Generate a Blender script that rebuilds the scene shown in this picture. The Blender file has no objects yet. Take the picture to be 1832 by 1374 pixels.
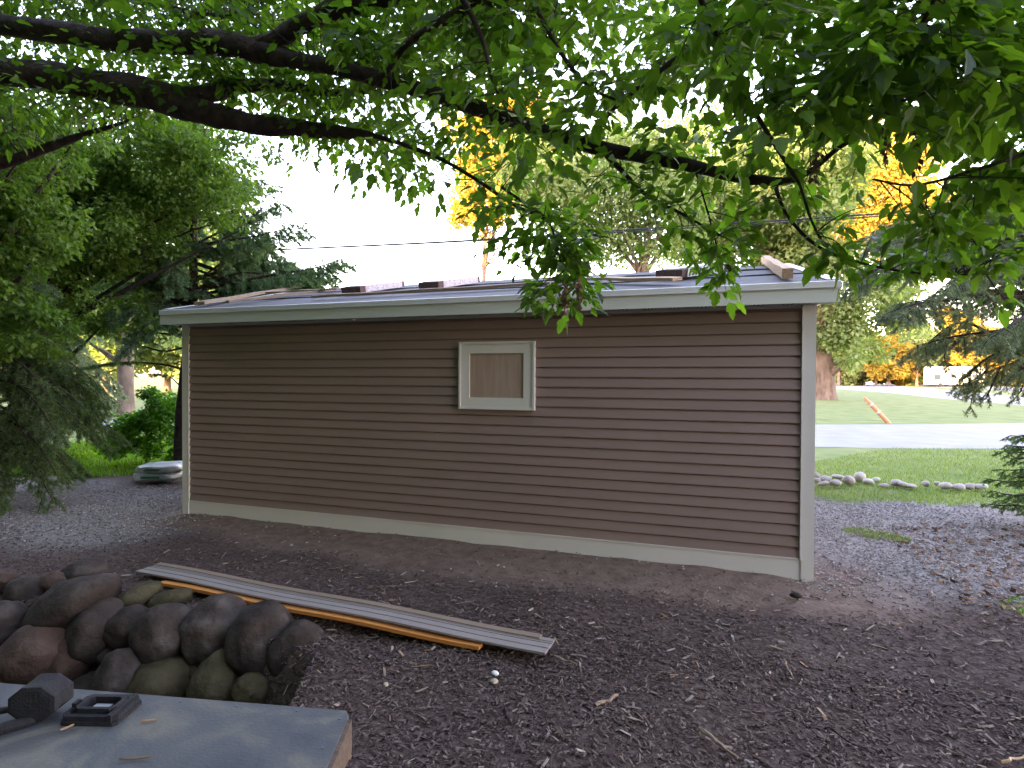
import bpy, math, random
import numpy as np
from mathutils import Vector, Matrix, noise
R = math.radians
random.seed(7); rng = np.random.default_rng(7)
sc = bpy.context.scene; C = sc.collection
# ------------------------------------------------------------------ camera
F, PITCH, ROLL, YAW = 998.809, .0131, .0041, -.3192
CAM = np.array([6.3399, -5.5881, 1.7785])
r0 = np.array([math.cos(YAW), -math.sin(YAW), 0.])
FW = np.array([math.sin(YAW)*math.cos(PITCH), math.cos(YAW)*math.cos(PITCH), -math.sin(PITCH)])
u0 = np.cross(r0, FW)
ER = math.cos(ROLL)*r0 + math.sin(ROLL)*u0
EU = math.cos(ROLL)*u0 - math.sin(ROLL)*r0
cd = bpy.data.cameras.new('camera'); cam = bpy.data.objects.new('camera', cd); C.objects.link(cam)
cd.sensor_width = 36; cd.lens = F/1832*36; cd.clip_start = .05; cd.clip_end = 3000
m = Matrix(((ER[0], EU[0], -FW[0], CAM[0]), (ER[1], EU[1], -FW[1], CAM[1]), (ER[2], EU[2], -FW[2], CAM[2]), (0, 0, 0, 1)))
cam.matrix_world = m; sc.camera = cam
# ------------------------------------------------------------------ light
EXPO = 4.3; SKY = .15; SUNE = 10.0; SUNP = 2.2
S = np.array([-.30, -.954, 0]); S /= np.linalg.norm(S)
S = S*math.cos(R(SUNE)) + np.array([0, 0, math.sin(R(SUNE))])
w = bpy.data.worlds.new('World'); sc.world = w; w.use_nodes = True
nt = w.node_tree; nt.nodes.clear()
sky = nt.nodes.new('ShaderNodeTexSky'); sky.sky_type = 'NISHITA'; sky.sun_disc = False
sky.sun_elevation = R(SUNE); sky.sun_rotation = math.atan2(S[0], S[1]); sky.air_density = 1.0; sky.dust_density = 1.0; sky.ozone_density = 1.5
bg = nt.nodes.new('ShaderNodeBackground'); bg.inputs[1].default_value = SKY
wo = nt.nodes.new('ShaderNodeOutputWorld'); mxw = nt.nodes.new('ShaderNodeMixRGB'); mxw.blend_type = 'MULTIPLY'; mxw.inputs[0].default_value = 1; mxw.inputs[2].default_value = (1.45, .975, .86, 1); nt.links.new(sky.outputs[0], mxw.inputs[1]); nt.links.new(mxw.outputs[0], bg.inputs[0]); nt.links.new(bg.outputs[0], wo.inputs[0])
sl = bpy.data.lights.new('sun', 'SUN'); sl.energy = SUNP; sl.angle = R(.5); sl.color = (1, .66, .30)
so = bpy.data.objects.new('sun', sl); C.objects.link(so)
so.rotation_euler = Vector(S).to_track_quat('Z', 'Y').to_euler()
sc.view_settings.view_transform = 'Standard'; sc.view_settings.look = 'None'; sc.view_settings.exposure = EXPO; sc.view_settings.gamma = 1
sc.cycles.max_bounces = 8; sc.cycles.transmission_bounces = 6; sc.cycles.transparent_max_bounces = 6

# ------------------------------------------------------------------ helpers
def at(px, py, d): return CAM + d*(FW + ER*(px-916)/F - EU*(py-687)/F)
def gnd(px, py, z=0.):
    v = FW + ER*(px-916)/F - EU*(py-687)/F
    return CAM + v*((z-CAM[2])/v[2])
def tag(o, label=None, cat=None, group=None, kind=None):
    for k, v in (('label', label), ('category', cat), ('group', group), ('kind', kind)):
        if v: o[k] = v
    return o
def empty(name, loc=(0, 0, 0), rz=0):
    o = bpy.data.objects.new(name, None); C.objects.link(o); o.location = loc; o.rotation_euler = (0, 0, rz)
    o.empty_display_size = .1; return o
class MB:
    """mesh builder"""
    def __init__(s): s.v = []; s.fl = []; s.fn = []; s.t = []; s.n = 0
    def add(s, V, faces, tint=None):
        V = np.asarray(V, float).reshape(-1, 3)
        for f in faces: s.fl.append(np.asarray(f, np.int64)+s.n)
        s.fn.append(np.array([len(f) for f in faces], np.int64))
        s.v.append(V); s.t.append(np.full(len(V), .5) if tint is None else np.broadcast_to(np.asarray(tint, float), (len(V),)).copy()); s.n += len(V)
    def addN(s, V, face_idx, cnt, tint):
        # V (N,k,3), template faces flattened index + counts
        N, k, _ = V.shape
        idx = (np.asarray(face_idx)[None, :] + (np.arange(N)*k)[:, None]).ravel() + s.n
        s.fl.append(idx); s.fn.append(np.tile(cnt, N)); s.v.append(V.reshape(-1, 3)); s.t.append(np.repeat(tint, k)); s.n += N*k
    def box(s, a, b, tint=None, M=None):
        x0, y0, z0 = a; x1, y1, z1 = b
        V = np.array([(x0,y0,z0),(x1,y0,z0),(x1,y1,z0),(x0,y1,z0),(x0,y0,z1),(x1,y0,z1),(x1,y1,z1),(x0,y1,z1)], float)
        if M is not None: V = V @ M[:3, :3].T + M[:3, 3]
        s.add(V, [(0,3,2,1),(4,5,6,7),(0,1,5,4),(1,2,6,5),(2,3,7,6),(3,0,4,7)], tint)
    def prism(s, poly, z0, z1, tint=None):
        n = len(poly); V = [(x, y, z0) for x, y in poly]+[(x, y, z1) for x, y in poly]
        s.add(V, [tuple(range(n))[::-1], tuple(range(n, 2*n))]+[(i, (i+1) % n, n+(i+1) % n, n+i) for i in range(n)], tint)
    def tube(s, P, rad, k=8, tint=None, wob=0, cap=True):
        P = np.asarray(P, float); n = len(P); rad = np.broadcast_to(np.asarray(rad, float), (n,))
        T = np.gradient(P, axis=0); T /= np.linalg.norm(T, axis=1)[:, None]+1e-9
        up = np.array([0, 0, 1.]) if abs(T[0][2]) < .9 else np.array([1., 0, 0])
        a = np.cross(T[0], up); a /= np.linalg.norm(a); V = []
        for i in range(n):
            a = a - T[i]*(a@T[i]); a /= np.linalg.norm(a)+1e-9; b = np.cross(T[i], a)
            for j in range(k):
                an = 2*math.pi*j/k; r = rad[i]*(1+(wob*math.sin(j*2.3+i*.9)*.5+wob*(random.random()-.5) if wob else 0))
                V.append(P[i]+r*(math.cos(an)*a+math.sin(an)*b))
        fs = [(i*k+j, i*k+(j+1) % k, (i+1)*k+(j+1) % k, (i+1)*k+j) for i in range(n-1) for j in range(k)]
        if cap: fs += [tuple(range(k))[::-1], tuple(range((n-1)*k, n*k))]
        s.add(V, fs, tint)
    def build(s, name, mat, parent=None, smooth=False, loc=(0, 0, 0)):
        me = bpy.data.meshes.new(name)
        V = np.concatenate(s.v) if s.v else np.zeros((0, 3)); L = np.concatenate([np.asarray(x).ravel() for x in s.fl]); n = np.concatenate(s.fn)
        me.vertices.add(len(V)); me.vertices.foreach_set('co', (V-np.asarray(loc)).astype(np.float32).ravel())
        me.loops.add(len(L)); me.loops.foreach_set('vertex_index', L.astype(np.int32))
        me.polygons.add(len(n)); st = np.concatenate([[0], np.cumsum(n)[:-1]])
        me.polygons.foreach_set('loop_start', st.astype(np.int32))
        me.polygons.foreach_set('use_smooth', np.full(len(n), bool(smooth)))
        me.update(calc_edges=True)
        at_ = me.attributes.new('tint', 'FLOAT', 'POINT'); at_.data.foreach_set('value', np.concatenate(s.t).astype(np.float32))
        me.materials.append(mat)
        o = bpy.data.objects.new(name, me); C.objects.link(o)
        if parent is not None: o.parent = parent
        o.location = loc
        return o
def unit(v): return v/(np.linalg.norm(v, axis=-1, keepdims=True)+1e-9)
def frames(dirs, norms):
    """rotation matrices with columns x,y(dir),z"""
    y = unit(dirs); x = unit(np.cross(y, norms)); z = np.cross(x, y)
    return np.stack([x, y, z], axis=-1)
def scatter(mb, T, fi, fc, pos, Rm, scale, tint):
    V = np.einsum('nij,kj->nki', Rm, T)*np.asarray(scale).reshape(-1, 1, 1) + pos[:, None, :]
    mb.addN(V, fi, fc, tint)
def smoothpath(P, n):
    """catmull-rom through rows of P (any width)"""
    P = np.asarray(P, float); Q = np.vstack([2*P[0]-P[1], P, 2*P[-1]-P[-2]]); out = []
    for i in range(len(P)-1):
        a, b, c, d = Q[i:i+4]
        for t in np.arange(n)/n: out.append(.5*((2*b)+(-a+c)*t+(2*a-5*b+4*c-d)*t*t+(-a+3*b-3*c+d)*t**3))
    out.append(P[-1]); return np.array(out)

# ------------------------------------------------------------------ materials
def mat(name, cols, rough=.8, scale=8, detail=6, coord='Object', tint=0., bump=0., bscale=40, stretch=(1, 1, 1), spec=.3, trans=0., transcol=None, metal=0, extra=None, distort=0.):
    """cols: list of (pos,(r,g,b)) driven by noise (and by the mesh's own tint attribute)"""
    M = bpy.data.materials.new(name); M.use_nodes = True; t = M.node_tree; N = t.nodes; L = t.links
    b = N['Principled BSDF']; b.inputs['Roughness'].default_value = rough; b.inputs['Specular IOR Level'].default_value = spec; b.inputs['Metallic'].default_value = metal
    tc = N.new('ShaderNodeTexCoord'); mp = N.new('ShaderNodeMapping'); mp.inputs['Scale'].default_value = stretch; L.new(tc.outputs[coord], mp.inputs[0])
    nz = N.new('ShaderNodeTexNoise'); nz.inputs['Scale'].default_value = scale; nz.inputs['Detail'].default_value = detail; nz.inputs['Distortion'].default_value = distort; L.new(mp.outputs[0], nz.inputs[0])
    fac = nz.outputs[0]
    if tint > 0:
        at_ = N.new('ShaderNodeAttribute'); at_.attribute_name = 'tint'
        mx = N.new('ShaderNodeMix'); mx.inputs[0].default_value = tint; L.new(nz.outputs[0], mx.inputs[2]); L.new(at_.outputs['Fac'], mx.inputs[3]); fac = mx.outputs[0]
    cr = N.new('ShaderNodeValToRGB'); L.new(fac, cr.inputs[0])
    el = cr.color_ramp.elements
    while len(el) < len(cols): el.new(.5)
    for e, (p, c) in zip(el, cols): e.position = p; e.color = (*c, 1)
    L.new(cr.outputs[0], b.inputs['Base Color'])
    if bump:
        n2 = N.new('ShaderNodeTexNoise'); n2.inputs['Scale'].default_value = bscale; n2.inputs['Detail'].default_value = 8; L.new(mp.outputs[0], n2.inputs[0])
        bp = N.new('ShaderNodeBump'); bp.inputs['Strength'].default_value = bump; bp.inputs['Distance'].default_value = .02; L.new(n2.outputs[0], bp.inputs['Height']); L.new(bp.outputs[0], b.inputs['Normal'])
    if trans:
        tr = N.new('ShaderNodeBsdfTranslucent'); mm = N.new('ShaderNodeMixShader'); mm.inputs[0].default_value = trans
        hs = N.new('ShaderNodeMixRGB'); hs.blend_type = 'MULTIPLY'; hs.inputs[0].default_value = 1; hs.inputs[2].default_value = (*(transcol or (1.6, 1.9, .6)), 1)
        L.new(cr.outputs[0], hs.inputs[1]); L.new(hs.outputs[0], tr.inputs[0])
        L.new(b.outputs[0], mm.inputs[1]); L.new(tr.outputs[0], mm.inputs[2]); L.new(mm.outputs[0], N['Material Output'].inputs[0])
    return M
def flat(name, c, rough=.6, var=.12, **k):
    return mat(name, [(.3, tuple(x*(1-var) for x in c)), (.7, tuple(min(1, x*(1+var)) for x in c))], rough, **k)
M_LEAF = mat('near_leaf', [(0, (.014, .034, .008)), (.5, (.038, .088, .014)), (1, (.075, .155, .025))], .45, 3, tint=.75, trans=.6, transcol=(3.1, 2.9, .8), spec=.4)
M_BARK = mat('bark', [(.3, (.018, .012, .014)), (.6, (.055, .038, .038)), (.8, (.09, .065, .06))], .9, 14, tint=.0, bump=.8, bscale=30, stretch=(1, 1, 1))
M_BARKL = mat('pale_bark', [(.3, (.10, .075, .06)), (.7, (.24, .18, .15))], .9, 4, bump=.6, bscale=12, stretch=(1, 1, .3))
M_SIDING = flat('siding_vinyl', (.275, .200, .186), .5, .05, scale=2, bump=.03, bscale=90, stretch=(.3, 1, 1), spec=.35)
M_TRIM = flat('white_trim', (.70, .68, .66), .45, .03, scale=3)
M_FASCIA = flat('fascia_metal', (.62, .64, .61), .35, .04, scale=2, stretch=(.2, 1, 1), spec=.5)
M_SOFFIT = flat('soffit', (.42, .42, .41), .5, .03)
M_HOLE = flat('dark_void', (.01, .01, .01), 1)
M_FELT = mat('roof_felt', [(.3, (.055, .052, .062)), (.7, (.10, .095, .105))], .75, 5, bump=.15, bscale=60, spec=.4)
M_WOOD = mat('pine_wood', [(.3, (.30, .19, .11)), (.55, (.45, .31, .19)), (.75, (.54, .39, .26))], .7, 6, stretch=(1, 12, 12), distort=1)
M_WOODG = mat('weathered_wood', [(.3, (.17, .12, .085)), (.7, (.30, .22, .16))], .8, 6, stretch=(1, 12, 12), distort=1)
M_WOODD = mat('dark_wood', [(.3, (.06, .042, .034)), (.7, (.13, .092, .072))], .85, 6, stretch=(1, 12, 12), distort=1)  # darker tone than the weathered wood
M_WOODO = mat('orange_wood', [(.3, (.50, .19, .045)), (.7, (.66, .28, .075))], .6, 6, stretch=(1, 20, 20), distort=1)
M_PLY = mat('plywood', [(.3, (.36, .26, .22)), (.5, (.40, .30, .25)), (.7, (.44, .34, .28))], .7, 4, stretch=(5, 1, .5), distort=.8)
M_BARKCHIP = mat('mulch_chip', [(0, (.042, .027, .025)), (.42, (.098, .066, .060)), (.68, (.145, .108, .098)), (.86, (.215, .17, .155)), (.95, (.29, .155, .085)), (1, (.38, .31, .25))], .85, 20, tint=.9)
M_PEB = mat('gravel_stone', [(0, (.15, .135, .14)), (.5, (.29, .265, .27)), (1, (.50, .47, .47))], .85, 20, tint=.85)
M_ROCK = mat('boulder', [(.30, (.017, .012, .010)), (.5, (.050, .037, .032)), (.62, (.088, .072, .066)), (.8, (.17, .155, .155))], .9, 5, detail=14, tint=.35, bump=.9, bscale=18)
M_ROCKM = mat('mossy_boulder', [(.3, (.032, .026, .012)), (.5, (.07, .057, .03)), (.75, (.12, .10, .06))], .9, 5, tint=.3, bump=.9, bscale=18, detail=14)
M_ROCKR = mat('red_boulder', [(.3, (.042, .023, .017)), (.55, (.08, .05, .038)), (.75, (.12, .085, .07))], .9, 4, tint=.3, bump=.9, bscale=18, detail=14)
M_STONE = mat('border_stone', [(.2, (.24, .21, .20)), (.6, (.38, .35, .33)), (.8, (.52, .49, .46))], .9, 5, tint=.5, bump=.4, bscale=20)
M_GRASSB = mat('grass_blade', [(0, (.09, .125, .04)), (.5, (.17, .215, .08)), (1, (.25, .30, .13))], .6, 2, tint=.7, trans=.35)
M_WEED = mat('weed_leaf', [(0, (.04, .09, .01)), (.5, (.12, .22, .02)), (1, (.24, .38, .03))], .6, 2, tint=.7, trans=.4)
M_BUSH = mat('bush_leaf', [(0, (.03, .08, .012)), (.5, (.08, .19, .02)), (1, (.16, .33, .04))], .55, 2, tint=.7, trans=.45)
M_LEAFMID = mat('tree_leaf', [(0, (.035, .07, .012)), (.5, (.09, .15, .026)), (1, (.16, .23, .05))], .6, 1, tint=.7, trans=.45)
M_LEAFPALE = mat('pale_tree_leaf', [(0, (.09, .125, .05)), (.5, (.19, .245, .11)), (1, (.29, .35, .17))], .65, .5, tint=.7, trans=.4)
M_LEAFSUN = mat('sun_gold_tree_leaf', [(0, (.14, .105, .02)), (.5, (.30, .225, .04)), (1, (.44, .33, .06))], .65, .5, tint=.7, trans=.4)  # gold of the low evening sun painted into the leaf colour
M_SPR = mat('spruce_needle', [(0, (.045, .08, .045)), (.5, (.11, .17, .095)), (1, (.18, .26, .16))], .7, 2, tint=.8, trans=.3)
M_SPRB = mat('blue_spruce_needle', [(0, (.09, .11, .092)), (.5, (.20, .235, .20)), (1, (.31, .35, .30))], .7, 2, tint=.8, trans=.3)
M_SPRD = mat('dark_spruce_needle', [(0, (.04, .068, .03)), (.5, (.10, .15, .065)), (1, (.17, .24, .12))], .7, 2, tint=.8, trans=.25)
M_TAN = flat('tan_stone', (.33, .28, .22), .9, .15, scale=30)
M_ROAD = mat('road_concrete', [(.3, (.225, .225, .255)), (.7, (.275, .275, .305))], .9, 1.2, bump=.05, bscale=30)
M_RUB = flat('black_rubber', (.014, .014, .018), .8, .25, scale=60, bump=.3, bscale=150)
M_LID = mat('grey_lid', [(.28, (.030, .033, .040)), (.42, (.060, .064, .074)), (.5, (.078, .08, .086)), (.57, (.125, .118, .105)), (.66, (.07, .07, .072))], .7, 3.0, detail=14, bump=.15, bscale=120, distort=1.2)
M_SCREW = flat('screw_steel', (.10, .12, .15), .5, .1, metal=.5)
M_STEEL = flat('steel', (.35, .37, .40), .35, .1, metal=.9)
M_PLASTW = mat('bag_plastic', [(.30, (.14, .28, .26)), (.38, (.38, .48, .47)), (.5, (.56, .58, .57)), (.62, (.62, .60, .58))], .4, 7, bump=.8, bscale=10, stretch=(.6, 1, 1.6))
M_BAGG = flat('bag_green_print', (.05, .17, .10), .4, .1)
M_SHINGLE = flat('shingle_brown', (.13, .08, .075), .9, .25, scale=60)
M_WRAP = mat('pink_wrapper', [(.42, (.62, .50, .52)), (.50, (.66, .60, .62)), (.56, (.30, .16, .18)), (.60, (.62, .55, .57))], .35, 22, detail=2)
M_WRAPG = flat('grey_wrapper', (.42, .42, .45), .35, .06)
M_WHITE = flat('white_paint_and_glint', (.66, .66, .66), .4, .03)
M_BLACK = flat('black_print', (.02, .02, .025), .4, .1)
M_GLASS = flat('dark_glass', (.03, .04, .05), .4, .1, spec=.2)
M_ORANGE = flat('orange_plastic', (.72, .30, .16), .5, .08)
M_CABLE = flat('cable_black', (.05, .05, .055), .6, .1)
M_SEED = flat('seed_brown', (.16, .085, .07), .8, .3)
M_SPLINT = mat('splinter', [(0, (.10, .065, .05)), (.5, (.22, .17, .14)), (.8, (.33, .28, .24)), (1, (.38, .20, .09))], .85, 20, tint=.9)
M_YLEAF = flat('dry_leaf', (.45, .23, .07), .6, .2)

# ------------------------------------------------------------------ ground
def sstep(a, b, x): t = np.clip((x-a)/(b-a), 0, 1); return t*t*(3-2*t)
def vnoise(x, y, s, seed=0):
    return np.array([noise.noise(Vector((a*s+seed, b*s, seed*.37))) for a, b in zip(np.ravel(x), np.ravel(y))]).reshape(np.shape(x))
PITP = [gnd(*p)[:2] for p in ((-500, 1040), (0, 1062), (330, 1090), (565, 1150), (515, 1262), (300, 1374), (-500, 1500))]
def pitmask(x, y):
    # signed-ish distance inside the convex pit polygon
    d = np.full(np.shape(x), 9.)
    c = np.mean(PITP, axis=0)
    for i in range(len(PITP)):
        a, b = np.array(PITP[i]), np.array(PITP[(i+1) % len(PITP)]); e = b-a; n = np.array([-e[1], e[0]]); n /= np.linalg.norm(n)
        if (c-a)@n < 0: n = -n
        d = np.minimum(d, (x-a[0])*n[0]+(y-a[1])*n[1])
    return sstep(-.02, .22, d)
def ground_z(x, y):
    x = np.asarray(x, float); y = np.asarray(y, float)
    near = sstep(14, 6, np.hypot(x-5, y+1))
    wl = 1-.8*sstep(1.2, .3, np.abs(y))*sstep(-1, 0, x)*sstep(9, 8, x)
    z = near*wl*(.02*np.sin(x*1.7+y*.9)+.014*np.sin(x*4.1-y*3.3)) - .72*pitmask(x, y)
    front = sstep(-.75, -.05, y)*sstep(.6, .0, y)*sstep(-.3, .5, x)*sstep(8.6, 7.0, x)
    z = z + front*(.030+.005*np.sin(x*2.2+.5)+.003*np.sin(x*9))*sstep(7.4, 6.9, x) - .045*near
    return z
gx = np.unique(np.concatenate([np.arange(-6, 12.01, .09), -6-np.geomspace(.15, 900, 45), 12+np.geomspace(.15, 900, 45)]))
gy = np.unique(np.concatenate([np.arange(-5.2, 6.5, .08), -5.2-np.geomspace(.2, 500, 30), 6.5+np.geomspace(.15, 1300, 55)]))
GX, GY = np.meshgrid(gx, gy)
nearm = (np.hypot(GX-4, GY) < 14)
nz1 = np.zeros_like(GX); nz2 = np.zeros_like(GX)
nz1[nearm] = vnoise(GX[nearm], GY[nearm], .9, 3); nz2[nearm] = vnoise(GX[nearm], GY[nearm], 4.5, 9)
GZ = ground_z(GX, GY) + nearm*(.010*nz2)
def zones(x, y, n1, n2):
    """returns grass, gravel, dirt masks"""
    yb = 3.75 + .15*(x-8)  # lawn edge right of shed
    gr = np.where(x > 4, sstep(yb-.25, yb+.25, y+.5*n1+.25*n2), 0)
    yl = 2.2 - .0*(x)
    e = 2.15+.55*(x+2.85)*.9      # left grass boundary line through (-2.85,2.13) .. (-4.9,1.4)
    e = np.where(x < -2.85, 2.15+.62*(x+2.85), 2.15)
    gl = np.where(x <= 4, sstep(e-.2, e+.3, y+.5*n1+.3*n2), 0)
    gl = np.maximum(gl, np.where(x < -7, 1., 0))
    g = np.maximum(gr, gl)
    back = sstep(-9, -14, y); g = np.maximum(g, back)
    gravR = sstep(6.9, 7.6, x+.2*n1)*sstep(-.9, .3, y+.35*n1+.2*n2-.25*(x-7.3))*sstep(11.2, 9.4, x+.5*n1)
    gravL = .75*sstep(1.2, -.2, x)*sstep(-1.9, -.9, y+.4*n1)*sstep(1.5, .9, y+.3*n1)
    grav = np.maximum(gravR, gravL)
    dirt = sstep(-1.2, -.8, y+.28*n1+.1*n2+.10*(x-4)*(x < 4)-.10*np.clip(x-5, 0, 3))*sstep(-1.0, .4, x)*sstep(8.4, 7.5, x+.35*n1)*sstep(1.2, .2, y)
    return g, grav, dirt
ZG, ZV, ZD = zones(GX, GY, nz1, nz2)
mb = MB(); ny, nx = GX.shape
I = np.arange(nx*ny).reshape(ny, nx)
q = np.stack([I[:-1, :-1], I[:-1, 1:], I[1:, 1:], I[1:, :-1]], -1).reshape(-1, 4)
mb.v.append(np.stack([GX, GY, GZ], -1).reshape(-1, 3)); mb.fl.append(q.ravel()); mb.fn.append(np.full(len(q), 4)); mb.t.append(np.full(nx*ny, .5)); mb.n = nx*ny
MG = bpy.data.materials.new('ground'); MG.use_nodes = True; t = MG.node_tree; N = t.nodes; L = t.links; b = N['Principled BSDF']; b.inputs['Roughness'].default_value = .95; b.inputs['Specular IOR Level'].default_value = .15
tc = N.new('ShaderNodeTexCoord')
def nzr(scale, cols, detail=8, st=(1, 1, 1)):
    mp = N.new('ShaderNodeMapping'); mp.inputs['Scale'].default_value = st; L.new(tc.outputs['Object'], mp.inputs[0])
    n = N.new('ShaderNodeTexNoise'); n.inputs['Scale'].default_value = scale; n.inputs['Detail'].default_value = detail; L.new(mp.outputs[0], n.inputs[0])
    c = N.new('ShaderNodeValToRGB'); L.new(n.outputs[0], c.inputs[0]); el = c.color_ramp.elements
    while len(el) < len(cols): el.new(.5)
    for e, (p, cc) in zip(el, cols): e.position = p; e.color = (*cc, 1)
    return c.outputs[0], n.outputs[0]
cm, nm = nzr(28, [(.3, (.055, .038, .035)), (.5, (.092, .064, .058)), (.7, (.135, .10, .09))])
cg, _ = nzr(1.1, [(.3, (.12, .165, .06)), (.5, (.165, .205, .08)), (.7, (.215, .235, .105))], 9)
cv, _ = nzr(35, [(.3, (.20, .185, .185)), (.5, (.29, .27, .27)), (.72, (.42, .40, .40))])
cdd, _ = nzr(9, [(.3, (.135, .092, .075)), (.7, (.21, .152, .125))])
def attr(n): a = N.new('ShaderNodeAttribute'); a.attribute_name = n; return a.outputs['Fac']
cur = cm
for nm_, cc in (('gravel', cv), ('dirt', cdd), ('grass', cg)):
    mx = N.new('ShaderNodeMixRGB'); L.new(attr(nm_), mx.inputs[0]); L.new(cur, mx.inputs[1]); L.new(cc, mx.inputs[2]); cur = mx.outputs[0]
L.new(cur, b.inputs['Base Color'])
n2 = N.new('ShaderNodeTexNoise'); n2.inputs['Scale'].default_value = 30; n2.inputs['Detail'].default_value = 10; L.new(tc.outputs['Object'], n2.inputs[0])
bp = N.new('ShaderNodeBump'); bp.inputs['Strength'].default_value = .5; bp.inputs['Distance'].default_value = .03; L.new(n2.outputs[0], bp.inputs['Height']); L.new(bp.outputs[0], b.inputs['Normal'])
go = mb.build('ground', MG, smooth=True); tag(go, kind='structure')
for nme, Z in (('grass', ZG), ('gravel', ZV), ('dirt', ZD)):
    a = go.data.attributes.new(nme, 'FLOAT', 'POINT'); a.data.foreach_set('value', Z.astype(np.float32).ravel())
def strip(name, near, far, mt, z):
    a = smoothpath(near, 8); b2 = smoothpath(far, 8); k = min(len(a), len(b2)); mbb = MB()
    V = [(*p, z) for p in a[:k]]+[(*p, z) for p in b2[:k]]
    mbb.add(V, [(i, i+1, k+i+1, k+i) for i in range(k-1)]); return tag(mbb.build(name, mt), kind='structure')
strip('road', [(-90, -12), (-40, 1), (-12, 7.2), (0, 9), (9.2, 10.44), (14.25, 11.93), (30, 18), (60, 32)],
      [(-92, -7), (-42, 5.5), (-16, 10.4), (-2, 14.2), (10.56, 18.1), (18.8, 22.1), (27, 27), (56, 42)], M_ROAD, .006)
G2 = lambda x, y: tuple(gnd(x, y)[:2])
strip('far_road', [G2(1340, 690), G2(1456, 694), G2(1577, 702), G2(1682, 713), G2(1832, 726), G2(2100, 752)],
      [G2(1340, 682), G2(1456, 684.5), G2(1577, 689), G2(1682, 696.5), G2(1832, 710), G2(2100, 730)], M_ROAD, .012)
strip('driveway', [G2(1500, 685.4), G2(1577, 688.2), G2(1660, 692), G2(1760, 697), G2(1900, 704)], [G2(1480, 681.5), G2(1577, 682), G2(1660, 683), G2(1760, 684.5), G2(1900, 686)], M_ROAD, .016)

# ------------------------------------------------------------------ the shed
LX, H, OE, OS, ZT, HF, YR, ZR = 7.32, 2.425, .225, .167, 2.598, .173, 2.59, 3.2746
YB = 2*YR; shed = empty('shed', (LX/2, YB/2, 0))
tag(shed, 'long low shed with brown lap siding, white corner trim and unfinished black roof', 'shed')
def sh(mbx, name, mt, par=None, **k):
    o = mbx.build(name, mt, par or shed, **k)
    if par is None: o.location = (-LX/2, -YB/2, 0)
    return o
Z0, EXPOS = .15, .1016
def lap_wall(m_, length, fn, topfn=None, zmax=2.39):
    """lap siding profile along a wall; fn(u, out, z) -> xyz"""
    ncr = int(math.ceil((zmax-Z0)/EXPOS)); prof = []
    for i in range(ncr):
        z = Z0+i*EXPOS; z1 = min(z+EXPOS, zmax)
        prof += [(z, .021), (z+.002, .0225), (z+.010, .0225), (z1-.009, .009), (z1-.0085, -.006), (z1, -.006)] if z1-z > .03 else [(z, .012), (z1, .01)]
    for (za, oa), (zb, ob) in zip(prof[:-1], prof[1:]):
        ua = topfn(za) if topfn else (0, length); ub = topfn(zb) if topfn else (0, length)
        if abs(za-zb) < 1e-6 and abs(oa-ob) < 1e-6: continue
        m_.add([fn(ua[0], oa, za), fn(ua[1], oa, za), fn(ub[1], ob, zb), fn(ub[0], ob, zb)], [(0, 1, 2, 3)])
wf = MB(); lap_wall(wf, LX, lambda u, o, z: (.07+u*(LX-.14)/LX, -o, z)); 
wf.box((.06, .014, .0), (LX-.06, .09, 2.42)); sh(wf, 'front_wall', M_SIDING)
wb = MB(); lap_wall(wb, LX, lambda u, o, z: (LX-.07-u*(LX-.14)/LX, YB+o, z)); wb.box((.06, YB-.09, 0), (LX-.06, YB-.014, 2.42)); sh(wb, 'back_wall', M_SIDING)
slope = (ZR-ZT)/(YR+OE)
for xs, sg in ((0, -1), (LX, 1)):
    we = MB()
    tf = lambda z: (0, YB) if z < 2.40 else ((z-2.40)/slope, YB-(z-2.40)/slope)
    lap_wall(we, YB, lambda u, o, z: (xs+sg*o, u, z), tf, 2.40+slope*YR-.01)
    xi = xs-sg*.07
    we.add([(xi+sg*.054, 0.1, 0), (xi+sg*.054, YB-.1, 0), (xi+sg*.054, YB-.1, 2.42), (xi+sg*.054, YR, 2.40+slope*YR-.02), (xi+sg*.054, .1, 2.42)], [(0, 1, 2, 3, 4)])
    sh(we, 'gable_wall', M_SIDING)
bs = MB(); bs.box((.0, -.020, -.12), (LX, 0.0, Z0+.006)); bs.box((0, YB, -.12), (LX, YB+.020, Z0+.006)); bs.box((-.020, 0, -.12), (0, YB, Z0+.006)); bs.box((LX, 0, -.12), (LX+.020, YB, Z0+.006)); bs.box((.1, -.027, Z0-.008), (LX-.1, -.0205, Z0+.004))
sh(bs, 'skirt_board', M_TRIM)
for xs, sg in ((0, -1), (LX, 1)):
    for ys, tg in ((0, -1), (YB, 1)):
        c_ = MB()
        xa, xb = sorted((xs+sg*.026, xs-sg*.075)); ya, yb_ = sorted((ys+tg*.026, ys+tg*.0205))
        # L-shaped corner post: two legs with a proud rim
        c_.box((xa, min(ys+tg*.030, ys), -.05), (xb, max(ys+tg*.030, ys), 2.43))
        y2a, y2b = sorted((ys-tg*.0005, ys-tg*.085)); x2a, x2b = sorted((xs, xs+sg*.030))
        c_.box((x2a, y2a, -.05), (x2b, y2b, 2.43))
        x3a, x3b = sorted((xs-sg*.0755, xs-sg*.087)); c_.box((x3a, min(ys, ys+tg*.036), Z0-.01), (x3b, max(ys, ys+tg*.036), 2.42))
        sh(c_, 'corner_trim', M_TRIM)
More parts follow.
